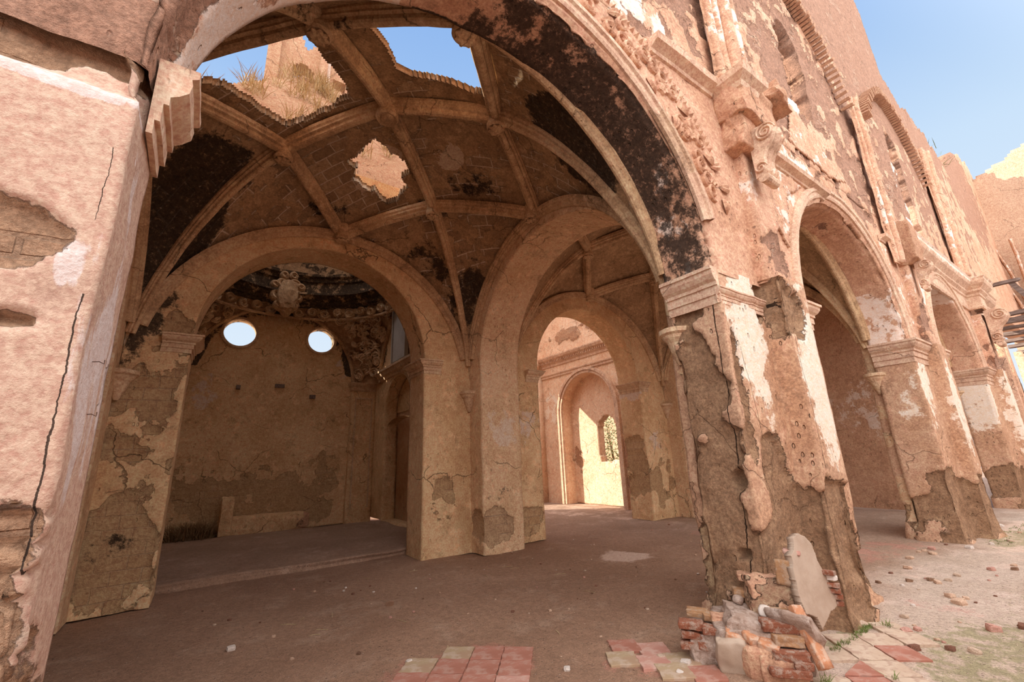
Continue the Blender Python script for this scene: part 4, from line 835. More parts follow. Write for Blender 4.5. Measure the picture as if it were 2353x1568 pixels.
for r0, q in ((1.30, .06), (1.40, .10)):
    prof = [(r0, 0), (r0, q), (r0+.09, q), (r0+.10, 0)]
    pth = [(9.68-.0-(r0-1.3), 0)]+[(10.98-r0*math.cos(t), 3.15+r0*1.01*math.sin(t)) for t in th_]+[(12.28+(r0-1.3), 0)]
    acc.grid(np.array([[mp('x', 10.98+(-(r)*math.cos(t)), 10.8-qq, 3.15+r*1.01*math.sin(t)) for r, qq in prof] for t in th_]))
    for s in (-1, 1): acc.box(10.8-q, 10.8, min(10.98+s*r0, 10.98+s*(r0+.1)), max(10.98+s*r0, 10.98+s*(r0+.1)), 0, 3.15)
tag(acc.build('recess_moulding', M_mnave, att=A(p0=.2), smooth=False), 'stepped moulding framing the arched recess in the court', 'moulding', kind='structure')
acc = Acc(); mould(acc, [(10.8, 8.2), (10.8, 13.8)], [(0, 5.0), (.04, 5.02), (.04, 5.10), (.10, 5.16), (.10, 5.22), (.20, 5.28), (.24, 5.36), (.24, 5.40), (0, 5.44)], side=-1)
mould(acc, [(10.8, 8.2), (10.8, 13.8)], [(0, 4.58), (.05, 4.60), (.05, 4.66), (.09, 4.70), (.09, 4.74), (0, 4.76)], side=-1)
for k_ in range(60): acc.box(10.66, 10.71, 8.3+k_*.09, 8.345+k_*.09, 5.17, 5.25)
tag(acc.build('trim_2', M_mnave, att=A(p0=.15), smooth=False), 'dentilled cornice running across the sunlit court wall', 'cornice', kind='structure')
acc = Acc(); acc.box(10.4, 10.8, 13.35, 13.8, 0, 5.0); acc.box(10.35, 10.8, 13.3, 13.8, 5.0, 5.4)
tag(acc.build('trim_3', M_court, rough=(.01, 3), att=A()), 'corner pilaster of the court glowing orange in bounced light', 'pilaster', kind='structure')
# back wall of the court with the openings the sun comes through, and the remains of its roof
acc = Acc(); UU = lin(5.0, 10.8, .1); VV = lin(0, 10.6, .1); UC, VC = np.meshgrid((UU[1:]+UU[:-1])/2, (VV[1:]+VV[:-1])/2, indexing='ij')
keep = ~((UC > 5.4) & (UC < 8.9) & (VC < 5.55)) & ~((np.abs(UC-7.05) < .35) & (VC > 7.1) & (VC < 7.9))
slab(acc, UU, VV, lambda U, V: mp('y', U, 13.8, V), keep, (0, .5, 0))
acc.box(4.63, 5.05, 8.2, 14.3, 0, 8.6); 
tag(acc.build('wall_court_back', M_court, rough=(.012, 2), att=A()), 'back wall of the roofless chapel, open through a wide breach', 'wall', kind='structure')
# beyond the court and bay three
acc = Acc(); rectf(acc, 'x', 7.2, 22, -.1, 7.5, 17.6, .3); rectf(acc, 'x', 7.2, 22, -.1, 7.5, 18.0, .6)
tag(acc.build('wall_garden', M_block, rough=(.03, 1.2), att=A(p0=.2)), 'sunlit block wall glimpsed outside beyond the third bay', 'wall', kind='structure')
def bush(name, c, r, n, label, cat, trunk=True, seed=1):
    rn = random.Random(seed); root = empty(name, (c[0], c[1], 0), label, cat); acc = Acc()
    for _ in range(n):
        while True:
            v = Vector((rn.uniform(-1, 1), rn.uniform(-1, 1), rn.uniform(-1, 1)))
            if .25 < v.length < 1: break
        p = Vector(c)+Vector((v.x*r[0], v.y*r[1], v.z*r[2])); a = Vector((rn.uniform(-1, 1), rn.uniform(-1, 1), rn.uniform(-1, 1))).normalized()*.07; b_ = a.orthogonal().normalized()*.03
        acc.add([p-a, p+b_, p+a, p-b_], [(0, 1, 2, 3)])
    acc.build('foliage', M_leaf, root, weld=False, recalc=False, smooth=False)
    acc = Acc()
    for k_ in range(5):
        q = np.linspace(0, 1, 8)[:, None]; tip = np.array([c[0]+rn.uniform(-1, 1)*r[0]*.6, c[1]+rn.uniform(-1, 1)*r[1]*.6, c[2]+r[2]*.5])
        path = np.array([c[0], c[1], -.02])*(1-q)+tip*q+np.sin(q*5)*.05; sweep(acc, path, [(.03*math.cos(t), .03*math.sin(t)) for t in np.linspace(0, 2*PI, 7)[:-1]], upv=(.3, .9, .1), scale=np.linspace(1.4, .4, 8))
    acc.build('stem', M_brush, root, smooth=False)
bush('olive_shrub', (13.4, 12.2, 1.9), (1.0, 1.5, 1.9), 2600, 'silvery green shrub seen through the ragged window of the court', 'shrub')
bush('green_shrub', (15.6, 9.9, 2.4), (.8, .8, 1.4), 1100, 'green shrub glimpsed in the gap left of the nearest pier', 'shrub', seed=3)

# ============================================================ NAVE: opposite wall and end wall
acc = Acc(); rectf(acc, 'y', -12, 30, -.1, 5.2, -7.0, .6); rectf(acc, 'y', -12, 30, -.1, 5.2, -7.6, 1.2)
tag(acc.build('wall_south', M_nave, rough=(.02, 1), att=A(d0=.1)), 'opposite nave wall behind the photographer', 'wall', kind='structure')
acc = Acc(); UU = lin(-7, 2.6, .12); VV = lin(0, 19, .12); UC, VC = np.meshgrid((UU[1:]+UU[:-1])/2, (VV[1:]+VV[:-1])/2, indexing='ij')
keep = VC < 15.1-.46*(UC-.0)+(vn(np.stack([UC*3, UC*0, UC*0], -1))-.5)*.15
slab(acc, UU, VV, lambda U, V: mp('x', U, 30.0, V), keep, (.8, 0, 0))
attE = A(dmg=[(30, 0, 13, 2, 6, 4.2, 1.4)], pale=[(30, 0, 7, 1, 5, 2.5, .5)], p0=.05)
tag(acc.build('wall_end', M_bricky, rough=(.05, .8), att=attE), 'brick gable wall at the far end of the nave with a sloping top in the sun', 'wall', kind='structure')

# ============================================================ NAVE WALL DETAIL
def nave_trim(name, x0, x1, prof, label, mat=M_mnave, cat='cornice', kind='structure', y=YN, att=A(p0=.15), ends=False, rag=.006):
    acc = Acc(); path = refine([(x0, y), (x1, y)], .07)
    if ends: path = refine([(x0, y), (x1, y), (x1, y-.0)], .07)
    mould(acc, path, prof, side=1); o = acc.build(name, mat, rough=(rag, 5), att=att, smooth=False)
    return tag(o, label, cat, kind=kind)
STR = [(0, 0), (.03, .01), (.04, .05), (.09, .08), (.13, .10), (.14, .14), (.15, .17), (0, .19)]
nave_trim('trim_4', 3.46, 4.62, [(o, 5.80+z) for o, z in STR], 'short broken length of string course above the nearest arch', att=A(d0=.1))
nave_trim('trim_5', 5.62, 7.70, [(o*.9, 5.40+z*.7) for o, z in STR], 'thin string course running over the second arch')
nave_trim('trim_6', 10.25, 10.95, [(o*.9, 5.40+z*.7) for o, z in STR], 'short stub of string course beside the tall shaft')
ENT = [(0, 0), (.04, .01), (.06, .06), (.03, .09), (.03, .36), (.06, .38), (.06, .44), (.12, .50), (.12, .55), (.22, .66), (.25, .74), (.25, .80), (.28, .84), (0, .92)]
acc = Acc(); mould(acc, refine([(11.9, YN), (17.15, YN), (17.15, 1.86), (17.85, 1.86), (17.85, YN), (20.4, YN)], .08), [(o, 5.12+z) for o, z in ENT], side=1)
tag(acc.build('trim_7', M_mnave, rough=(.012, 4), att=A(p0=.25, pale=[(15, 2, 6.0, 4, .5, .15, .6)]), smooth=False), 'complete entablature cornice over the third arch turning forward above the scroll bracket', 'cornice', kind='structure')
# hood moulds and arch arrises
for i, (r0, r1, pr_, att_) in enumerate(((2.20, 2.36, .05, A(dmg=[(3.5, 2.1, 4.6, .5, .3, .6, .6)])), (2.16, 2.34, .05, A(p0=.1)), (2.08, 2.26, .06, A(p0=.1)))):
    cu, bs, rx, rz = ARC[i]
    o = archivolt('arch_moulding', 'y', cu, bs, r0, r1, YN+.01, pr_, M_mnave, att_, n=110, th0=.02 if i != 0 else .25, th1=PI-.05 if i else 2.4)
    tag(o, ['moulded band following the edge of the nearest arch', 'moulded hood band round the second arch', 'moulded hood band round the third arch'][i], 'moulding', kind='structure')
# brackets at the crowns: raised plaster fields on the spandrels
def plate(name, pts, d, th_, mat, label=None, parent=None, axis='y', att=A(), st=.04, kind='structure', cat='plaster', rag=.05):
    xs_ = [p[0] for p in pts]; zs_ = [p[1] for p in pts]; UU = np.arange(min(xs_)-.02, max(xs_)+st, st); VV = np.arange(min(zs_)-.02, max(zs_)+st, st)
    UC, VC = np.meshgrid((UU[1:]+UU[:-1])/2, (VV[1:]+VV[:-1])/2, indexing='ij')
    wx = (fbm(np.stack([UC*4, VC*4, UC*0], -1), 1, 3, 3)-.5)*2*rag; wz = (fbm(np.stack([UC*4, VC*4, UC*0+9], -1), 1, 3, 3)-.5)*2*rag
    keep = inpoly(UC+wx, VC+wz, pts); acc = Acc()
    tv = (0, -th_, 0) if axis == 'y' else (-th_, 0, 0)
    slab(acc, UU, VV, lambda U, V: mp(axis, U, d, V), keep, tv)
    o = acc.build(name, mat, parent, att=att, rough=(.006, 3))
    return tag(o, label, cat if parent is None else None, kind=kind if parent is None else None)
plate('plaster_field', [(5.75, 5.38), (5.65, 4.5), (5.95, 4.1), (6.1, 4.6), (6.25, 5.0), (6.9, 5.38)], YN+.01, .035, M_nave, 'pale plaster field in the spandrel left of the second arch', att=A(p0=.45, d0=-.3))
plate('plaster_field', [(10.1, 5.35), (10.05, 4.75), (10.6, 3.6), (10.95, 3.5), (10.9, 5.35)], YN+.01, .03, M_nave, 'pale plaster strip beside the second arch springing', att=A(p0=.4, d0=-.3))
# attic blind field over the second bay
plate('plaster_field', [(6.9, 6.2), (7.3, 7.1), (7.55, 7.0), (8.5, 6.5), (9.2, 6.3), (8.3, 6.1)], YN+.01, .02, M_nave, 'smooth pinkish plaster patch left below the first lancet', att=A(p0=.35, d0=-.3))
# vault responds: bundled shafts climbing the nave wall, with a curved rib springing from each
def shafts(x, z0, z1, n, label, w=.13, y=YN, lean=0.0, r=.08, wid=.9):
    root = empty('wall_shaft', (x, y, z0), label, 'shaft')
    acc = Acc(); acc.box(x-wid/2, x+wid/2, y-.05, y+.05, z0, z1)
    acc2 = Acc(); 
    U, Z = np.meshgrid(lin(x-wid/2, x+wid/2, .05), lin(z0, z1, .06), indexing='ij')
    acc2.grid(np.stack([U, y-.07-.05*np.sin((U-x+wid/2)/wid*PI), Z], -1))
    acc2.build('core', M_adobe, root, rough=(.04, 2.2), att=A(d0=.05))
    for k_ in range(n):
        xx = x+(k_-(n-1)/2)*w; a = Acc(); zz = lin(z0, z1, .08); rr = r*(1.25 if k_ == n//2 else .85)
        path = np.stack([xx+lean*(zz-z0)**2*(k_-(n-1)/2)/max(n-1, 1), y-.10-.04*(k_ == n//2)-(zz-z0)*.0, zz], -1)
        sweep(a, path, [(rr*math.cos(t), rr*math.sin(t)) for t in np.linspace(0, 2*PI, 11)[:-1]], upv=(0, -1, 0))
        a.build('roll', M_nave, root, rough=(.02, 3), att=A(pale=[(xx, y, z0+1.2, .1, .3, .9, .6)], soot=[(xx, y-.1, z1-.7, .1, .3, .5, .35)]))
    return root
shafts(5.15, 6.1, 9.9, 5, 'weathered bundle of vaulting shafts rising from the broken capital above the nearest pier', w=.17, r=.075, lean=.02)
shafts(10.75, 5.0, 8.9, 3, 'tall triple shaft climbing the nave wall above the second pier', w=.12, r=.055, wid=.5)
shafts(17.5, 6.2, 10.4, 5, 'bundle of shafts above the third pier at the end of the cornice', w=.2, r=.09, wid=1.1)
# wall ribs (brick on end) arching over the lancets
def formeret(cx, hw, zs, rise, label, d=YN, n=64, x_from=-1, x_to=1):
    root = empty('wall_arch', (cx, d, zs), label, 'wall arch', 'brick wall arches over the lancets')
    A_ = Acc(); c = 0
    for k_ in range(n):
        t = x_from+(x_to-x_from)*(k_+.5)/n
        x = cx+t*hw; z = zs+rise*(1-abs(t)**1.8)**.75; x2 = cx+(t+.01)*hw; z2 = zs+rise*(1-min(1, abs(t+.01))**1.8)**.75
        a = math.atan2(z2-z, x2-x); A1 = Acc(); L = .16+.05*rr_.random()
        c_, s_ = math.cos(a), math.sin(a); v = []
        for du in (-.028, .028):
            for dv in (-.10, .10):
                for dy in (.02, -L): v.append((x+du*c_-dv*s_, d+dy, z+du*s_+dv*c_))
        A_.add(v, [(0, 1, 3, 2), (4, 6, 7, 5), (0, 4, 5, 1), (2, 3, 7, 6), (0, 2, 6, 4), (1, 5, 7, 3)])
    o = A_.build('brick_course', M_brick, root, rough=(.012, 6), att=A(), smooth=False); o['kind'] = 'stuff'
    return root
formeret(8.0, 2.6, 8.0, 2.35, 'row of bricks on end arching over the first lancet of the nave wall', x_from=-.9, x_to=.93)
formeret(14.1, 2.8, 8.2, 2.5, 'row of bricks on end arching over the second lancet of the nave wall', x_from=-.9, x_to=.9)
# broken capital + scroll bracket over the nearest pier
root = empty('broken_entablature', (5.3, 2.0, 5.2), 'eroded projecting capital block hanging over the nearest pier', 'capital')
acc = Acc(); rock(acc, (5.1, 1.98, 5.72), (.85, .42, .55), seed=21, sub=4, boxy=.8, amp=.09); acc.build('block', M_adobe, root, rough=(.03, 4), att=A(d0=.1))
acc = Acc(); rock(acc, (5.62, 1.84, 6.02), (.46, .36, .22), (0, .2, .1), seed=25, sub=4, boxy=.85, amp=.1); acc.build('broken_slab', M_adobe, root, rough=(.03, 6), att=A(s0=.2))
acc = Acc(); mould(acc, refine([(4.72, YN), (4.72, 1.80), (5.05, 1.80), (5.05, 1.9)], .05), [(0, 5.74), (.03, 5.76), (.05, 5.82), (.12, 5.88), (.14, 5.96), (0, 6.0)]); acc.build('cornice_remnant', M_mnave, root, rough=(.015, 6), att=A(s0=.1), smooth=False)
acc = Acc(); rock(acc, (5.0, 2.02, 5.30), (.55, .3, .5), seed=31, sub=4, boxy=.7, amp=.1); acc.build('rough_core', M_adobe, root, rough=(.03, 4), att=A())
def console(c, k=1.0, label='', leaf=True, broken=False):
    """S-scroll bracket: volute above, roll below"""
    root = empty('scroll_bracket', c, label, 'bracket'); cx, cy, cz = c; acc = Acc(); n = 60
    W2 = .13*k
    pts = []
    for t in np.linspace(0, 1, n):     # side profile in (out, z): upper volute, S body, lower volute
        if t < .4: a = t/.4*2.6*PI; r = (.02+.085*t/.4)*k; pts.append((-.17*k-r*math.cos(a), .22*k+r*math.sin(a)))
        elif t < .75:
            q = (t-.4)/.35; p0 = np.array(pts[int(.4*n)-1]) if False else np.array((-.17*k-.105*k*math.cos(2.6*PI), .22*k+.105*k*math.sin(2.6*PI))); p1 = np.array((-.03*k, -.22*k)); c1 = np.array((-.33*k, -.02*k)); pts.append(tuple((1-q)**2*p0+2*q*(1-q)*c1+q*q*p1))
        else: q = (t-.75)/.25; a = -PI*.5-q*2*PI; r = .06*k*(1-.6*q); pts.append((-.04*k+r*math.cos(a)*1, -.26*k+.04*k+r*math.sin(a)*1-.0))
    pts = [] 
    # solid body: outline polygon extruded across the width
    outl = [(0, .34), (-.14, .35), (-.24, .33), (-.31, .26), (-.32, .17), (-.27, .08), (-.19, .0), (-.145, -.09), (-.14, -.17), (-.13, -.25), (-.08, -.31), (0, -.33)]
    m_ = len(outl); ol = refine(outl, .03)
    G = np.array([[(cx+w_, cy+o*k*(1-.10*abs(w_)/W2), cz+z*k) for o, z in ol] for w_ in np.linspace(-W2, W2, 9)])
    for i_, w_ in enumerate(np.linspace(-W2, W2, 9)): G[i_, 1:-1, 1] -= .015*k*math.cos((w_/W2)*PI*2.5)
    acc.grid(G); cen_ = [(cx+s*W2, cy-.0, cz+z*k) for s in (-1, 1) for z in (0,)]
    for s, gi in ((-1, 0), (1, 8)):
        st = acc.n; acc.add(np.vstack([G[gi], [[cx+s*W2, cy, cz]]]), [(q, q+1, len(ol)) for q in range(len(ol)-1)])
    acc.build('body', M_mnave, root, rough=(.006, 9), att=A(p0=.3), smooth=False)
    for s in (-1, 1):
        for (o, z, r, tn) in ((-.20, .22, .115, 2.3), (-.075, -.22, .075, 1.6)):
            a = Acc(); scroll(a, (cx+s*W2, cy+o*k, cz+z*k), (0, -1, 0), (0, 0, 1) if s < 0 else (0, 0, -1), r=r*k, turns=tn, w=.014*k, h=.03*k, n=60, flip=1, taper=.85)
            a.build('volute', M_mnave, root, att=A(p0=.35), smooth=False)
    a = Acc(); sweep(a, [(cx-W2*1.15, cy-.09*k, cz-.36*k), (cx, cy-.09*k, cz-.36*k), (cx+W2*1.15, cy-.09*k, cz-.36*k)], [(.06*k*math.cos(t), .06*k*math.sin(t)) for t in np.linspace(0, 2*PI, 13)[:-1]], upv=(0, 0, 1)); a.build('roll', M_mnave, root, rough=(.01, 9), att=A(), smooth=False)
    return root
console((5.08, 1.93, 4.98), .95, 'small fluted scroll bracket hanging below the broken capital over the nearest pier')
console((11.42, 1.93, 4.85), .8, 'battered scroll bracket over the second pier')
console((17.5, 1.88, 4.62+.0), 1.35, 'large well-preserved volute bracket under the cornice of the third pier')
acc = Acc(); rock(acc, (11.42, 2.0, 5.55), (.6, .4, .9), seed=41, sub=4, boxy=.85, amp=.07)
tag(acc.build('brick_stump', M_brick, rough=(.03, 4), att=A()), 'stump of broken brickwork projecting above the second pier', 'masonry')
# pilasters above the piers
for i, (x0, x1, z1, y0) in enumerate(((4.92, 5.5, 5.1, 2.0), (11.17, 11.72, 5.3, 2.0), (17.22, 17.78, 5.0, 1.92))):
    acc = Acc(); pts = refine([(x0, YN+.02), (x0, y0), (x1, y0), (x1, YN+.02)], .05); acc.grid(np.array([[(x, y, z) for z in lin(3.40, z1, .05)] for x, y in pts]))
    at = A(d0=.12, dmg=[((x0+x1)/2, 2, 3.9, .4, .3, .5, .5)], pale=[(x0, 2, 4.7, .4, .3, .4, .4)])
    tag(acc.build('wall_pilaster', M_nave, rough=(.02, 3), att=at, inset=inset_from(at, .05)), ['peeling pilaster strip rising from the nearest pier to its broken capital', 'pilaster strip above the second pier', 'pilaster strip above the third pier'][i], 'pilaster', kind='structure')
# carved band of foliage following the nearest arch
root = empty('foliage_frieze', (3.4, YN, 5.2), 'carved stucco foliage band with a row of studs curving over the nearest arch', 'frieze')
cu, bs, rx, rz = ARC[0]; rn = random.Random(11); k_ = 0
for th_d in np.linspace(74, 22, 17):
    th_ = math.radians(th_d)
    for r in (2.62, 2.84):
        if rn.random() < .12: continue
        q = th_+rn.uniform(-.02, .02); x = cu+r*math.cos(q); z = bs+r*.97*math.sin(q); acc = Acc(); radial = (math.cos(q), 0, math.sin(q)); tang = (math.sin(q), 0, -math.cos(q))
        ax, ay = ((tang, radial) if rn.random() < .5 else (radial, tang)); 
        if np.cross(ax, ay)[1] > 0: ax, ay = ay, ax
        if rn.random() < .62: scroll(acc, (x, YN-.002, z), ax, ay, r=rn.uniform(.08, .115), w=.022, h=.045, turns=rn.uniform(1.1, 1.8), flip=rn.choice((-1, 1)), n=30)
        else: leafy(acc, (x, YN-.002, z), ax, ay, L=.22, w=.05, h=.05, ang=rn.uniform(-1, 1), bend=rn.uniform(-.9, .9))
        acc.build('leaf_scroll', M_nave, root, att=A(d0=-.3), smooth=False)
for th_d in (62, 50, 38, 26):
    th_ = math.radians(th_d); x = cu+2.72*math.cos(th_); z = bs+2.66*math.sin(th_); acc = Acc(); lathe(acc, (x, YN+.01, z), [(0, .055), (.03, .05), (.06, .035), (.09, .045), (.11, .0)], axis=(0, -1, 0), n=40, lobes=7, la=.12); acc.build('rosette', M_nave, root, att=A(d0=-.3), smooth=False)
for th_d in np.linspace(80, 33, 34):
    th_ = math.radians(th_d); r = 3.02; x = cu+r*math.cos(th_); z = bs+r*.96*math.sin(th_); c_, s_ = math.cos(th_), math.sin(th_); h_ = .028; acc = Acc()
    v = [(x+a*c_-b_*s_, YN+.005, z+a*s_+b_*c_) for a, b_ in ((-h_, -h_), (h_, -h_), (h_, h_), (-h_, h_))]+[(x, YN-.05, z)]
    acc.add(v, [(0, 1, 4), (1, 2, 4), (2, 3, 4), (3, 0, 4)]); acc.build('stud', M_nave, root, att=A(d0=-.3), smooth=False)
# old choir-loft timbers
TB = [((18.6, 1.95, 6.02), (18.6, 1.10, 6.02), .14, .09, 'uppermost broken grey timber jutting from the cornice end'), ((18.0, 2.0, 4.98), (18.0, -.4, 4.98), .16, .10, 'long upper grey beam below the volute bracket'), ((18.05, 2.0, 4.80), (18.05, -.4, 4.80), .16, .14, 'heavier lower beam directly under the long upper beam'),
      ((18.7, 2.0, 4.72), (18.7, 1.25, 4.72), .2, .07, 'short split timber below the pair of long beams'), ((19.4, 2.05, 4.66), (19.4, .3, 4.66), .24, .1, 'dark rotten beam second in the receding row'), ((20.8, 2.1, 4.66), (20.8, .3, 4.66), .22, .1, 'middle beam of the receding loft row'), ((22.2, 2.1, 4.66), (22.2, .3, 4.66), .22, .1, 'farther beam of the receding loft row'), ((23.8, 2.1, 4.66), (23.8, .3, 4.66), .22, .1, 'farthest beam of the receding loft row')]
for a, b_, w_, h_, lb_ in TB:
    acc = Acc(); n = 26; t = np.linspace(0, 1, n)[:, None]; path = np.array(a)*(1-t)+np.array(b_)*t; path[:, 2] += (vn(path*3)-.5)*.04
    sweep(acc, path, [(-w_/2, -h_/2), (-w_/6, -h_/2-.01), (w_/2, -h_/2), (w_/2, h_/2), (0, h_/2-.012), (-w_/2, h_/2)], scale=np.where(t[:, 0] > .92, 1-(t[:, 0]-.92)*5, 1))
    tag(acc.build('loft_beam', M_wood, rough=(.018, 7), smooth=False), lb_, 'beam', 'broken choir-loft timbers')
acc = Acc(); sweep(acc, [(18.62, 1.30, 6.0), (18.6, 1.1, 5.5), (18.55, .95, 5.06)], [(-.06, -.03), (.06, -.03), (.06, .03), (-.06, .03)], upv=(1, 0, 0)); tag(acc.build('loft_post', M_wood, rough=(.008, 7), smooth=False), 'slanting grey plank propped between two loft beams', 'plank')
# dark sheet coloured as a small arched doorway's shade, and pilaster strips further along
acc = Acc(); th_ = np.linspace(0, PI, 20)
pts = [(20.7, .0)]+[(21.5-.8*math.cos(t), 3.1+.85*math.sin(t)) for t in th_]+[(22.3, 0)]
plate('door_1', pts, YN+.02, .03, simple('painted_opening_shade', (.10, .06, .04), (.14, .09, .06)), 'dark sheet painted as the shade in an arched doorway far along the nave wall', st=.08, cat='doorway', rag=0, att=A())
for i, x in enumerate((19.3, 20.1, 23.2, 24.8)):
    acc = Acc(); acc.box(x, x+.35, 1.95, YN+.02, 0, 4.6); tag(acc.build('trim_%d' % (10+i), M_nave, rough=(.02, 2), att=A(p0=.3)), 'narrow plaster strip beyond the third pier', 'strip', kind='structure')
# springing of the crossing vault on the end wall
for i, (y, w_) in enumerate(((1.6, .5), (-.3, .6), (-2.4, .5))):
    r_ = empty('vault_springer', (29.9, y, 6.0), ['pale rib springer at the near side of the end wall', 'middle rib springer on the end wall', 'right rib springer on the end wall'][i], 'springer')
    for q in range(-2, 3):
        acc = Acc(); t = np.linspace(0, 1, 20); path = np.stack([29.9-.1-t*t*.5, y+q*.14+q*.5*t**2.2, 5.5+5*t], -1); sweep(acc, path, [(-.07, 0), (0, .12), (.07, 0)], upv=(-1, 0, .0)); acc.build('rib', M_nave, r_, rough=(.02, 2), att=A(p0=.45))

# ============================================================ RUBBLE FOOTING IN FRONT OF THE NEAREST PIER
from mathutils import Euler
ang = math.atan2(-.81, .59)     # brick run across the view
root = empty('rubble_footing', (3.75, 2.2, 0), 'tumbled brick and lime mortar footing heaped against the nearest pier', 'rubble')
def lump(nm, c, size, rot, seed, mat, boxy=.7, amp=.1, sub=4, rough=(.018, 8), parent=root):
    acc = Acc(); rock(acc, c, size, rot, seed, sub, boxy, amp)
    return acc.build(nm, mat, parent, rough=rough, att=A(d0=.15), origin=None)
lump('mortar_core', (3.88, 2.22, .10), (.66, .62, .34), (0, 0, ang), 3, M_mortar, .75, .07, 5)
lump('mortar_core', (3.66, 2.46, .08), (.40, .40, .24), (0, 0, ang), 5, M_mortar, .75, .08, 5)
lump('mortar_core', (3.80, 2.20, .24), (.42, .36, .20), (.1, .2, ang), 7, M_mortar, .6, .1, 5)
lump('mortar_core', (4.08, 2.14, .36), (.40, .40, .40), (0, .0, ang), 9, M_adobe, .7, .09, 5)
lump('render_face', (3.50, 2.22, .09), (.22, .10, .26), (.15, 0, ang), 13, M_grey, .55, .05, 4)
lump('render_face', (3.58, 2.03, .08), (.25, .12, .22), (.1, 0, ang), 15, M_adobe, .5, .08, 4)
lump('mortar_core', (3.66, 1.94, .06), (.30, .22, .22), (.0, 0, ang), 17, M_adobe, .6, .08, 4)
lump('mortar_lip', (3.84, 1.90, .27), (.07, .34, .30), (0, -.5, 0), 19, M_mortar, .5, .1, 4)
BR = [('red_brick', 3.424, 2.507, .244, .19, .05, M_bred, -.05, .1), ('red_brick', 3.50, 2.356, .222, .17, .045, M_bred, .05, .1), ('red_brick', 3.42, 2.514, .176, .14, .055, M_bred, 0, .1), ('red_brick', 3.42, 2.523, .099, .16, .055, M_bred, -.05, .06), ('red_brick', 3.485, 2.437, .160, .10, .055, M_bred, .1, 0), ('red_brick', 3.46, 2.432, .11, .09, .055, M_bred, 0, 0),
      ('buff_brick', 3.603, 2.557, .285, .17, .045, M_byel, -.1, .1), ('buff_brick', 3.615, 2.46, .275, .10, .045, M_byel, .2, .15), ('brown_brick', 3.645, 2.385, .275, .13, .045, M_adobe, .1, .1), ('buff_brick', 3.637, 2.259, .262, .11, .075, M_byel, .5, .3),
      ('large_red_brick', 3.725, 1.95, .304, .25, .065, M_bred, .08, .12), ('buff_brick', 3.693, 1.885, .235, .20, .06, M_byel, .05, .05), ('red_brick', 3.614, 1.842, .166, .24, .055, M_bred, .02, .0), ('red_brick', 3.555, 1.838, .085, .26, .05, M_bred, .0, 0), ('red_brick', 3.62, 1.775, .129, .12, .045, M_bred, .1, 0),
      ('buff_brick', 3.914, 2.022, .362, .15, .055, M_byel, .05, .1), ('buff_brick', 3.926, 2.30, .425, .17, .055, M_byel, .0, .1), ('buff_brick', 3.995, 2.321, .535, .10, .055, M_adobe, .0, .1), ('orange_brick', 4.003, 2.109, .456, .13, .05, M_byel, .1, .0), ('orange_brick', 3.985, 2.099, .405, .11, .04, M_byel, 0, 0)]
for nm, x, y, z, L, h_, mt, rz2, ry in BR:
    lump(nm, (x+.03, y+.015, z), (L, .115, h_), (ry*.4, ry*.3, ang+rz2), int(x*91+z*70), mt, .88, .055, 4, (.008, 16))
def loose(nm, x, y, z, size, rot, mt, label, cat='brick', seed=1, boxy=.9, amp=.045, sub=3, group=None):
    acc = Acc(); rock(acc, (x, y, z), size, rot, seed, sub, boxy, amp)
    return tag(acc.build(nm, mt, None, rough=(.004, 14), origin=(x, y, z-size[2]/2)), label, cat, group)
loose('broken_brick', 3.555, 2.20, .215, (.155, .12, .055), (.2, .25, ang), M_borange, 'orange brick fragment lying left of the three on the front of the rubble', seed=2)
loose('broken_brick', 3.60, 2.085, .222, (.14, .11, .05), (.3, .15, ang+.5), M_borange, 'curved orange brick fragment in the middle of the three on the rubble front', seed=3, boxy=.7)
loose('broken_brick', 3.615, 1.985, .195, (.14, .12, .055), (.15, .2, ang-.3), M_borange, 'lowest orange brick fragment right of the three on the rubble front', seed=4)
loose('white_stone', 3.83, 2.088, .352, (.09, .09, .085), (.2, .3, .5), M_white, 'rounded whitish stone sitting on top of the rubble footing', 'stone', seed=6, boxy=.3, amp=.08)
loose('small_stone', 3.83, 2.015, .345, (.05, .05, .04), (.2, .3, .5), M_adobe, 'small brown stone beside the rounded white stone', 'stone', seed=7, boxy=.3, amp=.08)
loose('white_stone', 3.86, 2.32, .385, (.08, .07, .06), (.2, .1, .2), M_mortar, 'pale mortar lump under the left brick step of the rubble', 'stone', seed=8, boxy=.4, amp=.08)
loose('upright_brick', 3.985, 1.965, .635, (.055, .11, .185), (.0, .08, .2), M_byel, 'buff brick wedged upright on the left edge of the grey slab', seed=9, boxy=.95, amp=.02)
loose('tile_fragment', 4.10, 1.93, .775, (.13, .12, .035), (.1, .1, .4), M_tpink, 'pinkish tile fragment resting on top of the grey slab', 'tile', seed=10, boxy=.85)
loose('leaning_brick', 3.83, 1.79, .262, (.10, .055, .40), (-.52, .10, -.25), M_borange, 'long orange brick leaning against the right edge of the rubble', seed=11, boxy=.97, amp=.012)
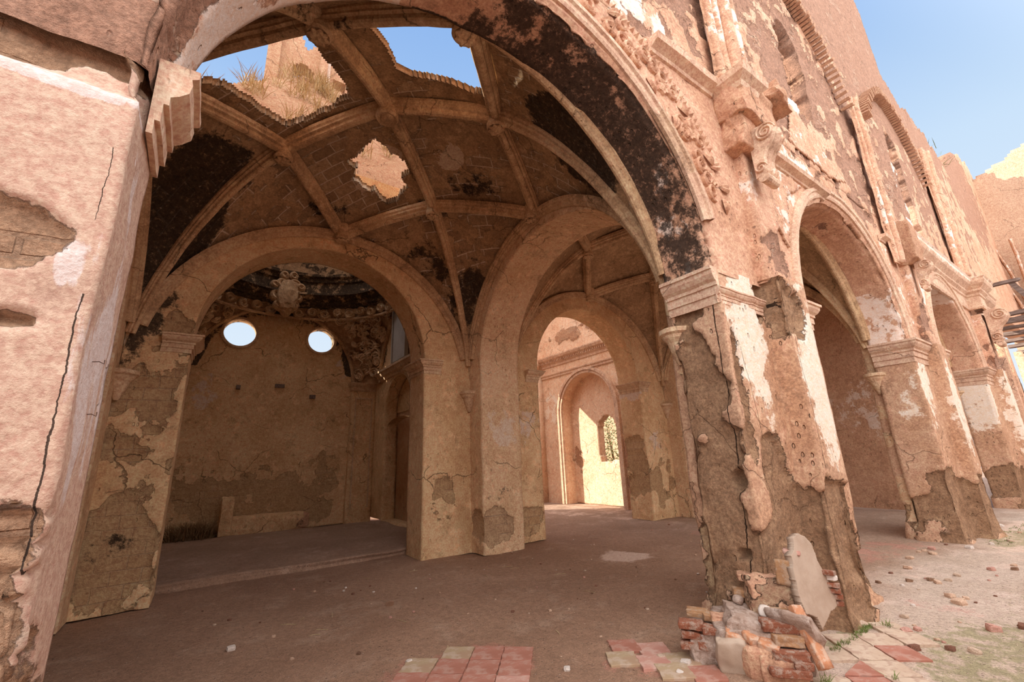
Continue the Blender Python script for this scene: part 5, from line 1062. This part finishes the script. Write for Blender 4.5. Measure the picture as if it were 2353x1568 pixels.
# grey render slab still clinging to the foot of the pier
plate_pts = [(-.17, -.10), (-.20, .10), (-.17, .30), (-.10, .36), (-.08, .42), (.0, .45), (.10, .40), (.16, .34), (.17, .22), (.22, .12), (.27, -.02), (.26, -.12), (.16, -.14), (.06, -.2), (.0, -.25), (-.05, -.14)]
UU = np.arange(-.3, .34, .006); VV = np.arange(-.3, .5, .006); UC, VC = np.meshgrid((UU[1:]+UU[:-1])/2, (VV[1:]+VV[:-1])/2, indexing='ij')
wv = (fbm(np.stack([UC*9, VC*9, UC*0], -1), 1, 3, 3)-.5)*.05; keep = inpoly(UC+wv, VC-wv, plate_pts)
dr = np.array([.84, -.10, 0]); dr = dr/np.linalg.norm(dr); nn = np.array([-.25, -.95, .12])
acc = Acc(); slab(acc, UU, VV, lambda U, V: np.array([4.13, 1.83, .47])+U[..., None]*dr+V[..., None]*np.array([.04, .10, 1.0]), keep, tuple(-nn*.06))
o = acc.build('grey_render_slab', M_grey, None, rough=(.006, 5)); tag(o, 'large grey slab of old render standing against the foot of the nearest pier', 'slab')
for i, (x, y, z) in enumerate(((4.36, 1.80, .60), (4.40, 1.81, .555), (4.385, 1.795, .505), (4.40, 1.80, .46), (4.42, 1.80, .415), (4.43, 1.81, .36))):
    lump('brick_end', (x, y, z), (.08, .10, .035), (0, .1, .1*i), 50+i, M_bred if i != 1 else M_white, .9, .04, 3, (.004, 14), parent=P1)
# dark holes knocked into the reveal of the pier
for i, (y, z, sy, sz) in enumerate(((2.36, .60, .10, .045), (2.27, 1.12, .11, .13))):
    pass

# ============================================================ FLOOR TILES
M_T = dict(r=M_tred, c=M_tcream, y=M_tyel, p=M_tpink)
def tile(cx, cy, rot, s, k_, label, group, tri=0, seed=0, dz=0.0, tilt=(0, 0), brk=0.0):
    rn = random.Random(seed); h = s/2*.965; c0 = [(-h, -h), (h, -h), (h, h), (-h, h)]
    if tri: c0 = [c0[i] for i in ((0, 1, 2), (1, 2, 3), (2, 3, 0), (3, 0, 1))[tri-1]]
    o = []
    for i in range(len(c0)):
        a, b_ = c0[i], c0[(i+1) % len(c0)]
        for q in range(6): o.append((a[0]+(b_[0]-a[0])*q/6+rn.uniform(-1, 1)*(.0015+brk*.12), a[1]+(b_[1]-a[1])*q/6+rn.uniform(-1, 1)*(.0015+brk*.12)))
    c_, s_ = math.cos(rot), math.sin(rot); z0 = float(fz(np.array([cx]), np.array([cy]))[0])+.004+dz
    P_ = [(x*c_-y*s_, x*s_+y*c_) for x, y in o]; n = len(P_)
    acc = Acc(); G = np.array([[(x*q, y*q, zz+tilt[0]*x*q+tilt[1]*y*q) for q, zz in ((1, -.02), (1, .004), (.985, .007), (.5, .0075), (.0, .0075))] for x, y in P_]); acc.grid(G+np.array([cx, cy, z0]), closed=True)
    return tag(acc.build('floor_tile', M_T[k_], None, rough=(.0015, 20), smooth=False, origin=(cx, cy, z0)), label, 'tile', group)
S_ = .262; RA = math.radians(-40.5)
e1 = np.array([math.cos(RA), math.sin(RA)])*S_; e2 = np.array([-math.sin(RA), math.cos(RA)])*S_; O_ = np.array([4.55, 1.715])
TT = []
for i in range(-2, 3):
    for j in range(-5, 7):
        p = O_+e1*i+e2*j
        d_ = (p[0]-4.6)*.77+(p[1]-1.7)*.64
        inside = (p[1] < 2.02-.08*(p[0] > 4.9)) and p[1] > 1.50-.32*(p[0] < 4.4)-.1*(p[0]<4.7) and 3.78 < p[0] < 5.65 and not (p[0] < 4.1 and p[1] > 1.72)
        if inside: TT.append((p, i, j))
names = {'r': 'red', 'c': 'cream', 'y': 'olive', 'p': 'pink'}
for q, (p, i, j) in enumerate(TT):
    k_ = 'ccrcpccpcrcyccp'[(i*4+j*7+5) % 15]
    tile(p[0], p[1], RA, S_, k_, names[k_]+' square floor tile in the diagonal paving right of the rubble', names[k_]+' tiles of the diagonal paving', seed=q, brk=.06 if (i+j*3) % 4 == 0 else 0, tri=(1 if (i-j) % 5 == 0 and k_ == 'r' else 0), tilt=(rr_.uniform(-.02, .02), rr_.uniform(-.02, .02)))
for q, (x, y, k_) in enumerate(((3.36, 2.86, 'p'), (3.16, 2.69, 'p'), (3.02, 2.90, 'y'), (3.14, 2.49, 'y'), (3.36, 2.58, 'y'), (3.30, 2.33, 'r'), (3.22, 3.06, 'r'))):
    tile(x, y, RA+.1, .25, k_, ['large pale pink tile left of the rubble footing', 'salmon cracked tile in the patch left of the rubble', 'brown tile at the left edge of that patch', 'olive broken tile nearest the rubble front', 'small olive tile tucked beside the rubble', 'red tile fragment below the olive ones', 'dull red tile at the back of the left patch'][q], 'tiles left of the rubble', seed=40+q, brk=.05, dz=-.002)
q = 0
for i in range(-1, 3):
    for j in range(-2, 2):
        p = np.array([1.95, 3.63])+e1*(i-.4)+e2*(j-.1); k_ = 'rpryr'[(i*2+j*3) % 5]
        if p[1] > 4.05 or (i == -1 and j == 1): continue
        tile(p[0], p[1], RA, S_, k_, 'dusty '+names[k_]+' floor tile in the half-buried patch at the bottom of the view', 'half-buried '+names[k_]+' tiles', seed=80+q, brk=.03, dz=-.004); q += 1

# ============================================================ LOOSE STONES, STICKS, GRASS
def z_at(x, y): return float(fz(np.array([x]), np.array([y]))[0])-.01
rn = random.Random(5); protos = []
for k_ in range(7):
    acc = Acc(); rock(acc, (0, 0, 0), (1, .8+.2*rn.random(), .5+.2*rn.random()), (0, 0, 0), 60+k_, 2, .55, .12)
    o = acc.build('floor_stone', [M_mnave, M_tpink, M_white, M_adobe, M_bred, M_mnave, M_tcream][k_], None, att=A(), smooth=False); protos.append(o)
used = set()
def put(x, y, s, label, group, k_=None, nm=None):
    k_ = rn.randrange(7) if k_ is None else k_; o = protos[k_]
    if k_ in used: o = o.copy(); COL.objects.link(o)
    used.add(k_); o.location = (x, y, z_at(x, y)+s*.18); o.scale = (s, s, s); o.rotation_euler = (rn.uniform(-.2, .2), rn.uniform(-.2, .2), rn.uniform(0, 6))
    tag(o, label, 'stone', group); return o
SPEC = [((.42, 5.3), .07, 'small white piece on the aisle floor near the left pier', 2), ((2.02, 5.59), .085, 'reddish brick lump alone in the middle of the aisle floor', 3), ((1.62, 3.98), .05, 'small pale stone left of the half-buried tiles', 2), ((2.55, 3.05), .05, 'white pebble midway between the tile patches', 2), ((6.6, 1.55), .10, 'large buff stone alone on the nave floor', 0), ((5.9, 1.2), .09, 'reddish stone on the mossy nave floor', 1), ((6.15, 1.05), .08, 'brick shard beside the reddish stone', 4), ((5.72, .95), .08, 'flat shard nearest the mossy floor edge', 0), ((5.35, 2.05), .11, 'white stone at the right corner of the pier foot', 2), ((5.2, 1.95), .09, 'buff stone beside the pier foot', 6), ((3.15, 2.45), .05, 'white chip on the olive tile', 2), ((5.0, 3.2), .07, 'white stone just behind the nearest pier', 2), ((3.33, 2.52), .07, 'grey-white shard at the left corner of the rubble', 2), ((3.28, 2.72), .06, 'buff chip left of the rubble footing', 6)]  # first entry: one small white piece set apart on the aisle floor
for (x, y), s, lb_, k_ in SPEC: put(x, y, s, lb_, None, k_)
for _ in range(110):
    x, y = rn.uniform(.2, 9.5), rn.uniform(2.9, 7.3)
    put(x, y, rn.choice((.015, .02, .025, .03, .035)), 'small stone scattered on the earth floor of the vaulted aisle', 'aisle floor stones')
for _ in range(90):
    x = rn.uniform(4.3, 14); y = rn.uniform(max(.4, 1.9-.16*x), 2.0 if x < 6 else 2.6)
    if 10.3 < x < 12.5 and y > 1.9: continue
    put(x, y, rn.choice((.02, .03, .04, .05, .06))*(1+.04*x), 'small stone scattered on the open nave floor', 'nave floor stones')
for i in range(16):
    x, y = rn.uniform(.8, 4.5), rn.uniform(3.4, 7); a = rn.uniform(0, PI); L = rn.uniform(.08, .18); z = z_at(x, y)+.006; acc = Acc(); t = np.linspace(-1, 1, 6)
    path = np.stack([x+math.cos(a)*t*L/2, y+math.sin(a)*t*L/2+.01*t*t, z+.004*(1-t*t)], -1); sweep(acc, path, [(-.002, -.002), (.002, -.002), (.002, .002), (-.002, .002)])
    tag(acc.build('dry_stick', M_dry, None, smooth=False), 'thin dry stick lying on the aisle floor', 'stick', 'dry sticks on the aisle floor')
acc = Acc()
for _ in range(70): t = rn.random(); blades(acc, (4.35+t*.9, 1.86+.06*rn.random(), 0), 7, .035, .03, .0015, rn)
for c, n in (((3.78, 1.72, 0), 30), ((5.3, 1.78, 0), 40), ((4.2, 1.45, 0), 10)): blades(acc, c, n, .06, .09, .002, rn)
tag(acc.build('green_grass', M_green, weld=False, recalc=False, smooth=False), 'short green grass growing along the pier foot and tile joints', 'grass', kind='stuff')
acc = Acc()
for _ in range(45): blades(acc, (rn.uniform(10.6, 13.4), rn.uniform(1.7, 1.95), 0), 6, .025, .05, .003, rn)
for x in (21, 21.3, 22.2, 23): blades(acc, (x, 2.2, float(top(np.array([x]))[0])-.05), 9, .3, .4, .008, rn)
tag(acc.build('green_grass', M_green, weld=False, recalc=False, smooth=False), 'green weeds at the foot of the second pier and on the wall top', 'grass', kind='stuff')
# iron hooks in the left pier
for i, z in enumerate((2.03, 1.83)):
    acc = Acc(); y = 2.30+.06*i; sweep(acc, [(-.42, y, z), (-.385, y, z+.004), (-.37, y, z-.004), (-.37, y, z+.012)], [(.0018*math.cos(t), .0018*math.sin(t)) for t in np.linspace(0, 2*PI, 7)[:-1]], upv=(0, 1, 0))
    tag(acc.build('iron_hook', M_metal, None), ['upper iron nail bent out of the left pier corner', 'lower small iron hook in the left pier'][i], 'hook')
